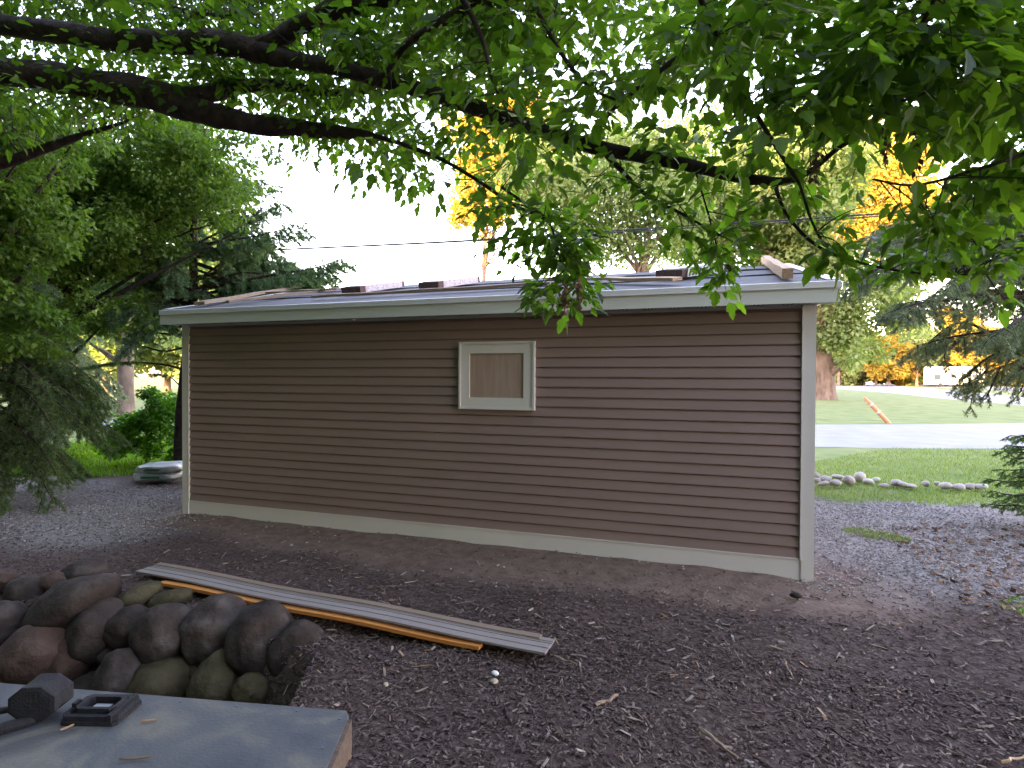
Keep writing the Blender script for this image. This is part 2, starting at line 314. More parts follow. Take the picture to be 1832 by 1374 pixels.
# roof
X0, X1 = -OS, LX+OS
deck = MB(); zt_ = ZT-.004
def roofz(y): return ZT+slope*(y+OE) if y <= YR else ZT+slope*(2*YR+OE-y)
deck.add([(X0+.03, -OE+.03, ZT-.03), (X1-.03, -OE+.03, ZT-.03), (X1-.03, YR, ZR-.03), (X0+.03, YR, ZR-.03), (X0+.03, YB+OE-.03, ZT-.03), (X1-.03, YB+OE-.03, ZT-.03)], [(0, 1, 2, 3), (3, 2, 5, 4)])
deck.add([(X0+.03, -OE+.03, ZT-.012), (X1-.03, -OE+.03, ZT-.012), (X1-.03, YR, ZR-.012), (X0+.03, YR, ZR-.012), (X0+.03, YB+OE-.03, ZT-.012), (X1-.03, YB+OE-.03, ZT-.012)], [(0, 1, 2, 3), (3, 2, 5, 4)])
sh(deck, 'roof_deck', M_WOODG)
fe = MB()
for side in (0, 1):   # lapped courses of felt, slightly wavy
    y0 = -OE+.035
    for i in range(3):
        ya = y0+i*.93; yb_ = min(ya+1.02, YR)
        if ya >= YR: break
        nxs = 60; xs_ = np.linspace(X0+.06, X1-.06, nxs); rows = []
        for j, yy in enumerate(np.linspace(ya, yb_, 5)):
            lift = .012 if j == 0 and i else .004
            for x in xs_:
                wv = .006*math.sin(x*2.3+i*2)+.004*math.sin(x*7+j+i*5) if (i) else .001*math.sin(x*5)
                yq = yy+(.03*math.sin(x*.9+i) if j == 0 and i else 0)
                yy2 = yq if side == 0 else YB-yq
                rows.append((x, yy2, ZT+slope*(yq+OE)+.003+lift*(1 if j == 0 else .3)+abs(wv)*(j < 3)))
        fs = [(j*nxs+k, j*nxs+k+1, (j+1)*nxs+k+1, (j+1)*nxs+k) for j in range(4) for k in range(nxs-1)]
        fe.add(rows, fs)
        if i:   # shadow-casting lap lip
            r = rows[:nxs]; fe.add([tuple(p) for p in r]+[(p[0], p[1]+.002*(1 if side == 0 else -1), p[2]-.016) for p in r], [(k+nxs, k+1+nxs, k+1, k) for k in range(nxs-1)])
sh(fe, 'roof_felt', M_FELT)
fa = MB(); fa.box((X0, YB+OE-.02, ZT-HF), (X1, YB+OE, ZT-.045)); sh(fa, 'eave_fascia', M_FASCIA)
fa = MB(); fa.box((X0, -OE-.0, ZT-HF), (X1, -OE+.02, ZT-.045))
fa.box((X0+.001, -OE-.004, ZT-HF-.002), (X1-.001, -OE-.0005, ZT-HF+.014))
sh(fa, 'eave_fascia', M_FASCIA)
for x in (X0, X1-.02):
    rk = MB()
    for sgn in (0, 1):
        f_ = (lambda y: y) if not sgn else (lambda y: YB-y)
        ya, yb2 = f_(-OE+.0205), f_(YR)
        pts_ = [(ya, ZT-.045), (yb2, ZR-.045), (yb2, ZR-HF+.01), (ya, ZT-HF)]
        V = [(x, a, b_) for a, b_ in pts_]+[(x+.02, a, b_) for a, b_ in pts_]
        rk.add(V, [(0, 1, 2, 3), (7, 6, 5, 4), (0, 4, 5, 1), (1, 5, 6, 2), (2, 6, 7, 3), (3, 7, 4, 0)])
    sh(rk, 'rake_fascia', M_FASCIA)
de = MB()   # drip edge: folded metal along eaves and rakes
for sgn in (0, 1):
    f_ = (lambda y: y) if not sgn else (lambda y: YB-y)
    def seg(xa, xb, ya, yb2, off=.006):
        V = [(xa, f_(ya), ZT+slope*(ya+OE)+off), (xb, f_(ya), ZT+slope*(ya+OE)+off), (xb, f_(yb2), ZT+slope*(yb2+OE)+off), (xa, f_(yb2), ZT+slope*(yb2+OE)+off)]
        V += [(p[0], p[1], p[2]-.004) for p in V]
        de.add(V, [(0, 1, 2, 3), (7, 6, 5, 4), (0, 4, 5, 1), (1, 5, 6, 2), (2, 6, 7, 3), (3, 7, 4, 0)])
    seg(X0-.008, X1+.008, -OE-.008, -OE+.045)
    seg(X0-.008, X0+.09, -OE+.0455, YR, .018); seg(X1-.09, X1+.008, -OE+.0455, YR, .018)
de.box((X0-.008, -OE-.009, ZT-.046), (X1+.008, -OE-.0055, ZT+.004)); de.box((X0-.006, -OE-.014, ZT-.050), (X1+.006, -OE-.0055, ZT-.0465))
de.box((X0-.008, YB+OE+.0055, ZT-.046), (X1+.008, YB+OE+.009, ZT+.004))
sh(de, 'drip_edge', M_WHITE)  # whiter than the fascia, painting in the bright sky highlight
sf = MB(); sf.box((X0+.021, YB+.03, ZT-HF+.004), (X1-.021, YB+OE-.021, ZT-HF+.010)); sh(sf, 'soffit', M_SOFFIT); sf = MB(); sf.box((X0+.021, -OE+.021, ZT-HF+.004), (X1-.021, -.03, ZT-HF+.010))
sf.box((.1, -.030, ZT-HF-.02), (LX-.1, -.019, ZT-HF+.0035)); so_ = sh(sf, 'soffit', M_SOFFIT)
ho = MB(); k = 0
x = .1
while x < LX-.05:
    for j in range(3):
        for yy in (-.19, -.16, -.13, -.10):
            ho.box((x+j*.035, yy, ZT-HF+.0015), (x+j*.035+.010, yy+.006, ZT-HF+.0038))
    x += .24
sh(ho, 'vent_holes', M_HOLE, so_)['kind'] = 'stuff'
# window: boarded opening
win = MB(); wx0, wx1, wz0, wz1 = 3.905, 4.755, 1.43, 2.148
def fr(m_, x0, x1, z0, z1, wd, wb_, ya, yb2):
    m_.box((x0, ya, z0), (x0+wd, yb2, z1)); m_.box((x1-wd, ya, z0), (x1, yb2, z1)); m_.box((x0+wd, ya, z0), (x1-wd, yb2, z0+wb_)); m_.box((x0+wd, ya, z1-wd), (x1-wd, yb2, z1))
wob = MB(); fr(wob, wx0+.022, wx1-.022, wz0+.022, wz1-.022, .100, .102, -.045, -.001); wo_ = sh(wob, 'window_frame', M_TRIM)
j_ = MB(); fr(j_, wx0, wx1, wz0, wz1, .0215, .0215, -.058, -.001); sh(j_, 'frame_channel', M_TRIM, wo_)
pl = MB(); pl.box((wx0+.11, -.0285, wz0+.11), (wx1-.11, -.0245, wz1-.11)); sh(pl, 'plywood_panel', M_PLY, wo_)

# things on the roof
def RM(x, y, lift=0., rz=0., roll=0.):
    """frame lying on the front roof slope at (x,y)"""
    a = math.atan(slope); M = Matrix.Translation((x, y, ZT+slope*(y+OE)+.02+lift)) @ Matrix.Rotation(a, 4, 'X') @ Matrix.Rotation(rz, 4, 'Z') @ Matrix.Rotation(roll, 4, 'Y')
    return M
def put(o, M): o.matrix_world = M
def board(name, label, l, wd, th, M, mt, cat='board', group=None):
    m_ = MB(); n = 12; P = []
    for i in range(n+1):
        x = -l/2+l*i/n; s_ = .004*math.sin(i*1.3)
        P += [(x, -wd/2, s_), (x, wd/2, s_), (x, wd/2, s_+th), (x, -wd/2, s_+th)]
    fs = [(0, 1, 2, 3)[::-1], tuple(4*n+k for k in range(4))]
    for i in range(n):
        for k in range(4): fs.append((4*i+k, 4*i+(k+1) % 4, 4*i+4+(k+1) % 4, 4*i+4+k)[::-1])
    m_.add(P, fs); o = m_.build(name, mt); put(o, M); return tag(o, label, cat, group)
def roofpt(px, py, lift=.02):
    v = FW+ER*(px-916)/F-EU*(py-687)/F; n = np.array([0, -slope, 1.]); p0 = np.array([0, -OE, ZT+lift])
    return CAM+v*((p0-CAM)@n/(v@n))
def roofboard(label, pa, pb, wd, th, mt, lift=.02, ext=0):
    a, b_ = roofpt(*pa, lift), roofpt(*pb, lift); l = np.hypot(*(b_-a)[:2]); c_ = (a+b_)/2
    c_[1] = min(c_[1], YR+.2)
    rz = math.atan2(b_[1]-a[1], b_[0]-a[0]); return board('loose_plank', label, min(l+ext, 4.5), wd, th, RM(c_[0], c_[1], lift, rz), mt)
roofboard('pale square lumber stud lying down the slope near the right end of the shed roof', (1367, 471), (1410, 503), .09, .09, M_WOOD, .01)
roofboard('weathered brown plank along the left edge of the roof, rising to the ridge', (352, 549), (538, 516), .14, .04, M_WOODG, .02)
roofboard('thinner reddish plank lying just right of the long brown one at the left roof end', (405, 545), (600, 522), .10, .03, M_WOODG, .02)
roofboard('long thin brown plank just above the eave, below the two pink shingle bundles', (560, 536), (985, 512), .09, .03, M_WOODG, .02)
roofboard('pale plank with dark edge on the roof right of the hanging leaves', (985, 503), (1212, 506), .14, .03, M_WOOD, .03)
roofboard('short pale strip on the roof left of the first shingle bundle', (478, 527), (606, 520), .10, .02, M_WOODG, .05)
def bundle(label, f_px, rz, striped=False):
    e = empty('shingle_bundle'); 
    def slab(x0, x1, mt, nm, z0=.0, z1=.085, bend=.0, grow=0):
        m_ = MB(); n = 8; P = []
        for i in range(n+1):
            xx = x0+(x1-x0)*i/n; zz = bend*math.sin(math.pi*(xx+.5)); 
            P += [(xx, -.165-grow, z0+zz), (xx, .165+grow, z0+zz), (xx, .17+grow, z1+zz), (xx, -.17-grow, z1+zz)]
        fs = [(3, 2, 1, 0), tuple(4*n+k for k in range(4))]+[(4*i+(k+1) % 4, 4*i+k, 4*i+4+k, 4*i+4+(k+1) % 4) for i in range(n) for k in range(4)]
        m_.add(P, fs); return m_.build(nm, mt, e)
    slab(-.46, .46, M_SHINGLE, 'shingles', .0, .08)
    wr = slab(-.36, .40, M_WRAP if not striped else M_WHITE, 'wrapper', -.003, .084, 0, .005)
    if striped:
        st = MB()
        for i in range(13):
            xx = -.41+i*.064; st.add([(xx, -.177, .005), (xx+.03, -.177, .005), (xx+.055, -.177, .082), (xx+.025, -.177, .082)], [(0, 1, 2, 3)])
            st.add([(xx+.025, -.172, .0865), (xx+.055, -.172, .0865), (xx+.10, .0, .0865), (xx+.07, .0, .0865)], [(0, 1, 2, 3)])
        st.build('stripe_print', M_BLACK, wr)
    p_ = roofpt(*f_px, .02); e.matrix_world = RM(p_[0]+.46*math.cos(rz), p_[1]+.46*math.sin(rz), .02, rz); tag(e, label, 'shingle bundle', 'bundles of shingles on the roof'); return e
for nme in (): pass
bundle('wrapped shingle bundle nearest the left end of the roof, brown end facing out', (627, 527), R(80))
bundle('pink wrapped shingle bundle at roof centre, its far end near the ridge', (766, 519), R(76))
bundle('shingle bundle with black and white striped wrapper behind the hanging leaves', (1196, 500), R(58), True)

# ------------------------------------------------------------------ boards on the ground
def plank_on_ground(name, label, pa, pb, wd, th, mt, z, grooves=()):
    a, b_ = np.array(pa), np.array(pb); l = np.hypot(*(b_-a)); rz = math.atan2(*(b_-a)[::-1]); c_ = (a+b_)/2
    e = MB(); n = 24
    prof = [(-wd/2, 0), (wd/2, 0), (wd/2, th)]
    ys = sorted(grooves, reverse=True)
    for g in ys: prof += [(g+.006, th), (g+.004, th-.007), (g-.004, th-.007), (g-.006, th)]
    prof += [(-wd/2, th)]
    k = len(prof); P = []
    for i in range(n+1):
        x = -l/2+l*i/n; s_ = .006*math.sin(i*.5)
        P += [(x, yy, zz+s_) for yy, zz in prof]
    fs = [tuple(range(k))[::-1], tuple(n*k+j for j in range(k))]+[(k*i+j, k*i+(j+1) % k, k*i+k+(j+1) % k, k*i+k+j)[::-1] for i in range(n) for j in range(k)]
    e.add(P, fs); o = e.build(name, mt); o.location = (c_[0], c_[1], z); o.rotation_euler = (0, 0, rz)
    return tag(o, label, 'board', 'boards on the ground')
M_VIN = flat('vinyl_back', (.27, .235, .225), .5, .05, stretch=(.3, 1, 1))
M_VINT = flat('tan_vinyl', (.25, .185, .14), .5, .06, stretch=(.3, 1, 1))
g1, g2 = gnd(262, 1017, .05)[:2], gnd(984, 1157, .05)[:2]
plank_on_ground('loose_board', 'wide grey siding panel lying on the mulch in front of the shed, topmost and longest', g1, g2, .20, .014, M_VIN, .045, (-.035, .03, .055))
off = np.array([.012, .1]); plank_on_ground('loose_board', 'narrow tan siding strip lying along the far edge of the wide grey panel', g1+off*1.0, g2+off*1.0+np.array([-.1, 0]), .055, .016, M_VINT, .05, ())
g1, g2 = gnd(290, 1042, .02)[:2], gnd(860, 1155, .02)[:2]
plank_on_ground('wood_strip', 'bright orange wood strip lying against the near edge of the grey siding panel', g1, g2, .06, .025, M_WOODO, .005)

# ------------------------------------------------------------------ rocks
def ico(sub):
    import bmesh
    bm = bmesh.new(); bmesh.ops.create_icosphere(bm, subdivisions=sub, radius=1); V = np.array([v.co[:] for v in bm.verts]); Fs = [[v.index for v in f.verts] for f in bm.faces]; bm.free(); return V, Fs
ICO4, ICO3, ICO1 = ico(4), ico(3), ico(1)
def rock(name, pos, dims, tilt, mt, seed, fac=.6, tint=.5, src=None, sharp=14):
    V, Fs = src or ICO4; r = random.Random(seed); V = V.copy()
    D = np.array([unit(np.array([r.gauss(0, 1), r.gauss(0, 1), r.gauss(0, 1)])) for _ in range(sharp)]); h = np.array([r.uniform(.62, .95) for _ in range(sharp)])
    dd = V@D.T; lim = np.where(dd > .05, h/np.maximum(dd, .05), 9).min(1); s_ = 1/(1+(1/np.minimum(lim, 1.0))**10*1.)**.1*1.07
    s_ = np.minimum(lim, 1.0)*(1-fac)+fac*.88
    nz = np.array([noise.fractal(Vector(v*1.6)+Vector((seed*3.1, 0, 0)), 1., 2., 5) for v in V])
    V = V*(s_*(1+.085*nz))[:, None]
    V = V*np.array(dims)/2
    m_ = MB(); m_.add(V, Fs, np.clip(tint+.25*nz, 0, 1)); o = m_.build(name, mt, smooth=True); o.location = pos; o.rotation_euler = tilt; return o
ZS = 2.955
rocks = [ # cx, cy, w, h (zoomed pixels), tilt, material, z centre, label
 (20, 380, 130, 100, 0, 'R', .02, 'small pale rounded boulder topmost at the left frame edge end of the pile'),
 (130, 440, 190, 170, 0, 'D', -.03, 'brown boulder with a pale round face, second from the frame edge in the top row'),
 (25, 570, 180, 180, 10, 'D', -.12, 'dark purple boulder at the left frame edge above a small grey one'),
 (10, 665, 110, 150, 0, 'D', -.22, 'small grey boulder cut by the left frame edge under the dark purple one'),
 (285, 385, 170, 110, 10, 'R', .02, 'reddish boulder at the back of the pile, left of the dark blue one'),
 (450, 335, 240, 140, 10, 'D', .05, 'dark blue-grey boulder at the very back of the pile'),
 (385, 500, 520, 260, 28, 'D', -.05, 'largest boulder, a wide smooth brown one sloping down to the left'),
 (725, 465, 250, 120, 30, 'M', -.02, 'flat mossy slab rock near the left end of the boards'),
 (890, 480, 230, 110, 22, 'M', -.03, 'second flat mossy slab just below the orange wood strip'),
 (500, 640, 240, 330, -35, 'D', -.18, 'long leaning boulder in the middle of the pile, left of the round dark one'),
 (365, 800, 190, 250, -25, 'R', -.36, 'tan brown boulder at the bottom of the pile, behind the black mallet'),
 (685, 620, 230, 230, 0, 'D', -.16, 'round dark boulder between the long leaning one and the egg-shaped one'),
 (865, 655, 300, 300, -20, 'D', -.15, 'egg-shaped brown-grey boulder in the middle of the top row'),
 (1140, 640, 320, 345, 5, 'D', -.14, 'big upright blue-grey boulder, third from the right end of the pile'),
 (1385, 690, 330, 370, 0, 'D', -.15, 'big boulder with a rough light grey top, second from the right end'),
 (1555, 735, 230, 300, -38, 'D', -.16, 'leaning oval boulder at the right end of the pile beside the mulch'),
 (190, 760, 380, 270, 15, 'R', -.30, 'wide reddish brown boulder low on the left, just above the grey lid'),
 (70, 860, 200, 140, 0, 'R', -.42, 'small reddish boulder by the lid edge at the far left'),
 (660, 880, 260, 290, 0, 'D', -.40, 'dark rounded boulder in the bottom row, left of the mossy one'),
 (855, 900, 320, 260, 12, 'M', -.42, 'mossy green-brown boulder with a white fleck in the bottom row'),
 (1150, 915, 280, 300, 0, 'M', -.40, 'upright brown boulder in the bottom row, right of the mossy one'),
 (470, 935, 170, 130, 0, 'D', -.50, 'small dark boulder half hidden behind the lid edge'),
 (1335, 945, 180, 160, -20, 'M', -.36, 'small pale flat rock at the right end of the bottom row'),
 (1050, 850, 130, 120, 0, 'R', -.38, 'small reddish rock wedged between the mossy and the upright brown boulder'),
]
for i, (cx, cy, w_, h_, tl, mt, zc, lb) in enumerate(rocks):
    px, py = cx/ZS, 914+cy/ZS; p = gnd(px, py, zc); d = (p-CAM)@FW; s_ = d/F/ZS
    o = rock('boulder', p, (w_*s_*1.22, (w_+h_)/2*s_*1.15, h_*s_*1.24), (0, -R(tl), YAW*-1), {'D': M_ROCK, 'M': M_ROCKM, 'R': M_ROCKR}[mt], i+3, tint=random.uniform(.3, .7))
    tag(o, lb, 'boulder', 'boulders of the rock pile')
# filler smaller stones deep between the boulders
for i, (cx, cy) in enumerate([(600, 740), (250, 620), (1000, 760), (420, 750), (130, 560)]):
    p = gnd(cx/ZS, 914+cy/ZS, -.34); o = rock('boulder', p, (.3, .3, .26), (0, 0, i), M_ROCK, 60+i, src=ICO3)
    tag(o, 'dark stone wedged deep behind the front boulders, ' + ('below the round dark one', 'left of the long leaning one', 'below the big upright one', 'under the long leaning one', 'under the second top boulder')[i], 'boulder', 'boulders of the rock pile')

# border stones by the lawn
OR = ['first', 'second', 'third', 'fourth', 'fifth', 'sixth', 'seventh', 'eighth', 'ninth', 'tenth', 'eleventh', 'twelfth', 'thirteenth', 'fourteenth', 'fifteenth', 'sixteenth', 'seventeenth', 'eighteenth', 'nineteenth', 'twentieth']
Z5 = 3.815
bst = [(148, 960, 60, 45), (160, 990, 50, 30), (220, 982, 80, 42), (205, 1012, 80, 26), (285, 1008, 80, 40), (300, 965, 90, 26), (375, 990, 100, 55), (450, 970, 85, 60), (510, 998, 80, 34), (560, 985, 60, 26), (620, 1025, 70, 22), (700, 1008, 90, 42), (745, 1020, 80, 34), (795, 1028, 90, 24), (900, 1015, 60, 38), (980, 1010, 40, 26), (1040, 1030, 95, 42), (1125, 1038, 90, 40), (1200, 1030, 80, 38), (1275, 1033, 90, 36)]
for i, (cx, cy, w_, h_) in enumerate(bst):
    px, py = 1420+cx/Z5, 600+(cy+h_/2)/Z5; p = gnd(px, py); d = (p-CAM)@FW; s_ = d/F/Z5; p[2] = h_*s_*.55
    o = rock('border_stone', p, (w_*s_*1.15, w_*s_*.9, h_*s_*1.3), (0, R(random.uniform(-15, 15)), R(random.uniform(0, 90))), M_STONE, 100+i, src=ICO3, tint=random.uniform(.2, .9), sharp=12)
    tag(o, f'{"large" if h_ > 45 else "small" if h_ < 30 else "medium"} pale field stone edging the lawn beyond the gravel, {OR[i]} from the left', 'stone', 'stones edging the lawn')

# ------------------------------------------------------------------ box with grey lid (foreground)
ZL = .85
pA, pB, pC = gnd(-420, 1188, ZL), gnd(627, 1272, ZL), gnd(572, 1400, ZL)
ex = unit(pA-pB); ey = pC-pB; ey = unit(ey-ex*(ey@ex)); ey2 = unit(pC-pB)
box = empty('storage_box', tuple((pB+ey2*.35+ex*.8)*np.array([1, 1, 0]))); bl = np.array(box.location)
tag(box, 'big wooden box with a flat blue-grey lid filling the lower left corner', 'box')
def wp(u, v): return pB+ex*u+ey2*v
lid = MB(); q_ = [wp(0, 0)+ex*.012+ey2*.0, wp(1.7, 0), wp(1.7, .8), wp(0, .8), wp(0, .02)]
lid.prism([tuple(p[:2]) for p in q_], ZL-.028, ZL); lo = lid.build('lid', M_LID, box, loc=(0, 0, 0)); lo.location = -bl
bod = MB(); bod.prism([tuple(p[:2]) for p in (wp(.02, .015), wp(1.68, .015), wp(1.68, .78), wp(.02, .78))], -.6, ZL-.0285); o = bod.build('box_body', M_WOODD, box); o.location = -bl
ed = MB(); ed.prism([tuple(p[:2]) for p in (wp(-.012, .03), wp(.0005, .03), wp(.0005, .79), wp(-.012, .79))], ZL-.09, ZL-.006); o = ed.build('edge_strip', M_WOODD, box); o.location = -bl
for u, v in [(.02, .04), (.03, .16), (.025, .30), (.15, .02), (.33, .02), (.5, .02), (.04, .24), (1.0, .02)]:
    scw = MB(); p = wp(u, v); P = [(p[0]+.0035*math.cos(a), p[1]+.0035*math.sin(a)) for a in np.arange(8)*math.pi/4]; scw.prism(P, ZL+.0002, ZL+.002)
    o = scw.build('screw', M_SCREW, box); o.location = -bl
# latch
def frame_at(px, py, z, rz):
    p = gnd(px, py, z); return Matrix.Translation(p) @ Matrix.Rotation(rz, 4, 'Z')
dsc = ((gnd(185, 1275, ZL)-CAM)@FW)/F
rzl = math.atan2(-ex[1], -ex[0])
la = MB(); W_, D_ = 100*dsc/2, .055
def rr(w2, d2, c): return [(-w2+c, -d2), (w2-c, -d2), (w2, -d2+c), (w2, d2-c), (w2-c, d2), (-w2+c, d2), (-w2, d2-c), (-w2, -d2+c)]
def ring(m_, o_, i_, z0, z1):
    n = len(o_); V = [(*p, z0) for p in o_]+[(*p, z1) for p in o_]+[(*p, z1) for p in i_]+[(*p, z0) for p in i_]
    m_.add(V, [(i, (i+1) % n, n+(i+1) % n, n+i) for i in range(n)]+[(n+i, n+(i+1) % n, 2*n+(i+1) % n, 2*n+i) for i in range(n)]+[(2*n+i, 2*n+(i+1) % n, 3*n+(i+1) % n, 3*n+i) for i in range(n)])
la.prism(rr(W_, D_, .008), 0, .010); ring(la, rr(W_*.98, D_*.95, .012), rr(W_*.84, D_*.72, .010), .0102, .024)
ring(la, rr(W_*.72, D_*.60, .012), rr(W_*.58, D_*.42, .010), .0102, .034)
la.box((-W_*.98, -D_*.2, .0102), (-W_*.85, D_*.2, .034)); la.box((W_*.70, -D_*1.0, .0102), (W_*.84, D_*.9, .030))
lt = la.build('latch', M_RUB, box); MI = Matrix.Translation(-Vector(bl))
lt.matrix_local = MI @ frame_at(183, 1277, ZL+.0005, rzl+R(6))
ls = MB(); ls.box((-W_*.3, -D_*.25, .0102), (W_*.3, D_*.2, .022)); l2 = ls.build('latch_plate', M_STEEL, lt)
# mallet
me_ = MB(); hd = 84*dsc/2*1.2
k = 8; P = []
prof = [(-.060, .80), (-.056, .98), (-.048, 1.), (-.010, .93), (.010, .93), (.044, 1.02), (.052, 1.0), (.056, .84)]
ml = empty('rubber_mallet'); 
for x, r_ in prof: P += [(r_*hd*.82*math.cos(a), x*.66, hd*.70+r_*hd*.66*math.sin(a)) for a in (np.arange(k)+.5)*2*math.pi/k]
me_.add(P, [(i*k+j, i*k+(j+1) % k, (i+1)*k+(j+1) % k, (i+1)*k+j) for i in range(len(prof)-1) for j in range(k)]+[tuple(range(k))[::-1], tuple(range((len(prof)-1)*k, len(prof)*k))])
me_.build('mallet_head', M_RUB, ml); hh = MB(); hh.tube([(-.028, 0, .035), (-.06, -.004, .030), (-.15, -.012, .022), (-.30, -.03, .016)], [.008, .0085, .010, .012], 10); hh.build('handle', M_RUB, ml)
ml.matrix_world = frame_at(75, 1283, ZL, rzl+R(12)); tag(ml, 'black rubber mallet lying on the blue-grey lid beside the latch', 'mallet')
kn = MB(); kn.tube([(-.07, 0, .014), (-.05, 0, .014), (.0, 0, .015), (.05, .004, .013), (.065, .005, .011)], [.010, .013, .014, .011, .006], 10); o = kn.build('tool_handle', M_RUB); o.matrix_world = frame_at(12, 1311, ZL, rzl+R(42)); tag(o, 'dark blue tool handle on the lid at the left frame edge', 'tool')
def dryleaf(px, py, z, rz, l, wd, mt, label, name='dry_leaf', curl=.3, cat='leaf'):
    m_ = MB(); n = 6; P = []
    for i in range(n+1):
        t_ = i/n; ww = wd*math.sin(math.pi*min(.97, max(.05, t_)))**.7; zz = .002+curl*l*.25*(t_-.5)**2*4
        P += [(l*(t_-.5), -ww/2, zz+.004), (l*(t_-.5), 0, zz), (l*(t_-.5), ww/2, zz+.004)]
    m_.add(P, [f_ for i in range(n) for f_ in ((3*i, 3*i+3, 3*i+4, 3*i+1), (3*i+1, 3*i+4, 3*i+5, 3*i+2))]); o = m_.build(name, mt); o.matrix_world = frame_at(px, py, z, rz)
    return tag(o, label, cat)
dryleaf(122, 1304, ZL, rzl+R(65), .033, .006, M_WOOD, 'small pale curled wood shaving on the lid below the latch', 'wood_shaving', cat='shaving')
dryleaf(38, 1296, ZL, rzl+R(50), .045, .016, M_YLEAF, 'orange dry leaf on the lid between the mallet and the tool handle')
dryleaf(60, 1291, ZL, rzl+R(-10), .035, .012, M_YLEAF, 'reddish dry leaf tucked under the mallet head')
dryleaf(243, 1360, ZL, rzl+R(14), .075, .006, M_WOODG, 'thin brown twig lying on the lid near the bottom of the photo', 'twig', .1, 'twig')
dryleaf(265, 1292, ZL, rzl+R(20), .04, .006, M_WOOD, 'faint pale sliver on the lid right of the latch', 'wood_sliver', .1, 'shaving')

# ------------------------------------------------------------------ bags by the left corner
def pillow(name, c_, dims, rz, mt, par=None, seed=0, sq=.35):
    V, Fs = ICO4; V = np.sign(V)*np.abs(V)**sq; V = V*np.array(dims)/2
    nz = np.array([noise.fractal(Vector(v*5)+Vector((seed, 0, 0)), 1., 2., 4) for v in V]); V[:, 2] *= (1-.35*(np.abs(V[:, 0])/(dims[0]/2))**4); V += nz[:, None]*np.array([.03, .03, .03])
    m_ = MB(); m_.add(V, Fs); o = m_.build(name, mt, par, smooth=True); o.location = c_; o.rotation_euler = (0, 0, rz); return o
base = gnd(268, 861); ez = math.pi/2 if 0 else YAW*-1
for i, (dx, dz, lw, lb) in enumerate(((-.02, .075, .70, 'lower pale plastic sack of the stack beside the left corner of the shed'), (.03, .20, .68, 'upper pale plastic sack with teal print beside the left corner of the shed'))):
    e = empty('soil_bag', (base[0]+r0[0]*dx, base[1]+r0[1]*dx+.18, dz), YAW*-1+R(3*i)); tag(e, lb, 'bag', 'stacked sacks')
    pillow('sack', (0, 0, 0), (lw, .42, .15), 0, M_PLASTW, e, i)
    g_ = MB(); g_.add([(x, -.2135-.006*math.sin(j), z) for z in (-.028, .012) for j, x in enumerate(np.linspace(-.17, .15, 6))], [(j, j+1, 7+j, 6+j) for j in range(5)]); g_.build('green_print', M_BAGG, e)
    g_ = MB(); g_.add([(-.3, -.02, .078), (.22, -.02, .078), (.22, .0, .078), (-.3, .0, .078)], [(0, 1, 2, 3)]); g_.build('print_line', M_BAGG, e)
pb_ = gnd(320, 850); pillow('plastic_wrap', (pb_[0], pb_[1]+.2, .12), (.42, .2, .07), YAW*-1+R(8), M_PLASTW, None, 9, .5)
tag(bpy.data.objects['plastic_wrap'], 'loose white crumpled sack end poking out behind the shed corner', 'bag')

# ------------------------------------------------------------------ ground litter (stuff)
BOXT = np.array([(-.5,-.5,-.5),(.5,-.35,-.5),(.42,.5,-.5),(-.5,.4,-.5),(-.5,-.4,.5),(.4,-.5,.5),(.5,.35,.5),(-.42,.5,.5)])
BOXF = np.array([0,3,2,1,4,5,6,7,0,1,5,4,1,2,6,5,2,3,7,6,3,0,4,7]); BOXC = np.full(6, 4)
def litter(name, n, region, sizes, mt, label, cat, keep, upz=.6, tintf=None):
    x = rng.uniform(region[0], region[1], n*3); y = rng.uniform(region[2], region[3], n*3)
    k = keep(x, y); x, y = x[k][:n], y[k][:n]; n = len(x)
    d = rng.normal(size=(n, 3)); d[:, 2] *= .18; nn = rng.normal(size=(n, 3))*(1-upz)*.6; nn[:, 2] += 1
    Rm = frames(d, nn); sc_ = np.stack([rng.uniform(*sizes[1], n), rng.uniform(*sizes[0], n)*rng.choice([1, 1, 1, 1.6], n), rng.uniform(*sizes[2], n)], -1)
    pos = np.stack([x, y, ground_z(x, y)+.006+rng.uniform(0, .012, n)], -1)
    T = BOXT[None]*sc_[:, None, :]; V = np.einsum('nij,nkj->nki', Rm, T)+pos[:, None, :]
    m_ = MB(); m_.addN(V, BOXF, BOXC, tintf(n) if tintf else np.clip(rng.beta(1.5, 2.5, n)*1.05, 0, 1)); return tag(m_.build(name, mt), label, cat, kind='stuff')
def near_n(x, y): return .25*np.sin(x*2.1+y*1.7)+.2*np.sin(x*5.3-y*3.1)
def zq(x, y): z = near_n(x, y); return zones(x, y, z, z*.5)
def outbox(x, y):
    a = (np.stack([x, y], -1)-pB[:2])@ex[:2]; b_ = (np.stack([x, y], -1)-pB[:2])@ey[:2]; return ~((a > -.05) & (b_ > -.05))
def keep_m(x, y):
    g, v, d = zq(x, y); inside = (x > -.02) & (x < LX+.03) & (y > -.03) & (y < YB)
    dist = np.hypot(x-CAM[0], y-CAM[1]); return (~inside) & (rng.random(len(x)) > np.maximum(np.maximum(g, v*.8), d*.93)) & outbox(x, y) & (rng.random(len(x)) < np.clip(5/dist, .3, 1))
litter('mulch_chips', 42000, (-2.5, 9.5, -4.2, 2.2), ((.009, .034), (.004, .014), (.0015, .004)), M_BARKCHIP, 'dark bark mulch chips covering the ground in front of the shed', 'mulch', keep_m)
litter('mulch_chips', 20000, (3.0, 8.6, -4.3, -1.6), ((.008, .042), (.003, .014), (.0015, .004)), M_BARKCHIP, 'finer and paler mulch pieces strewn over the nearest ground', 'mulch', keep_m)
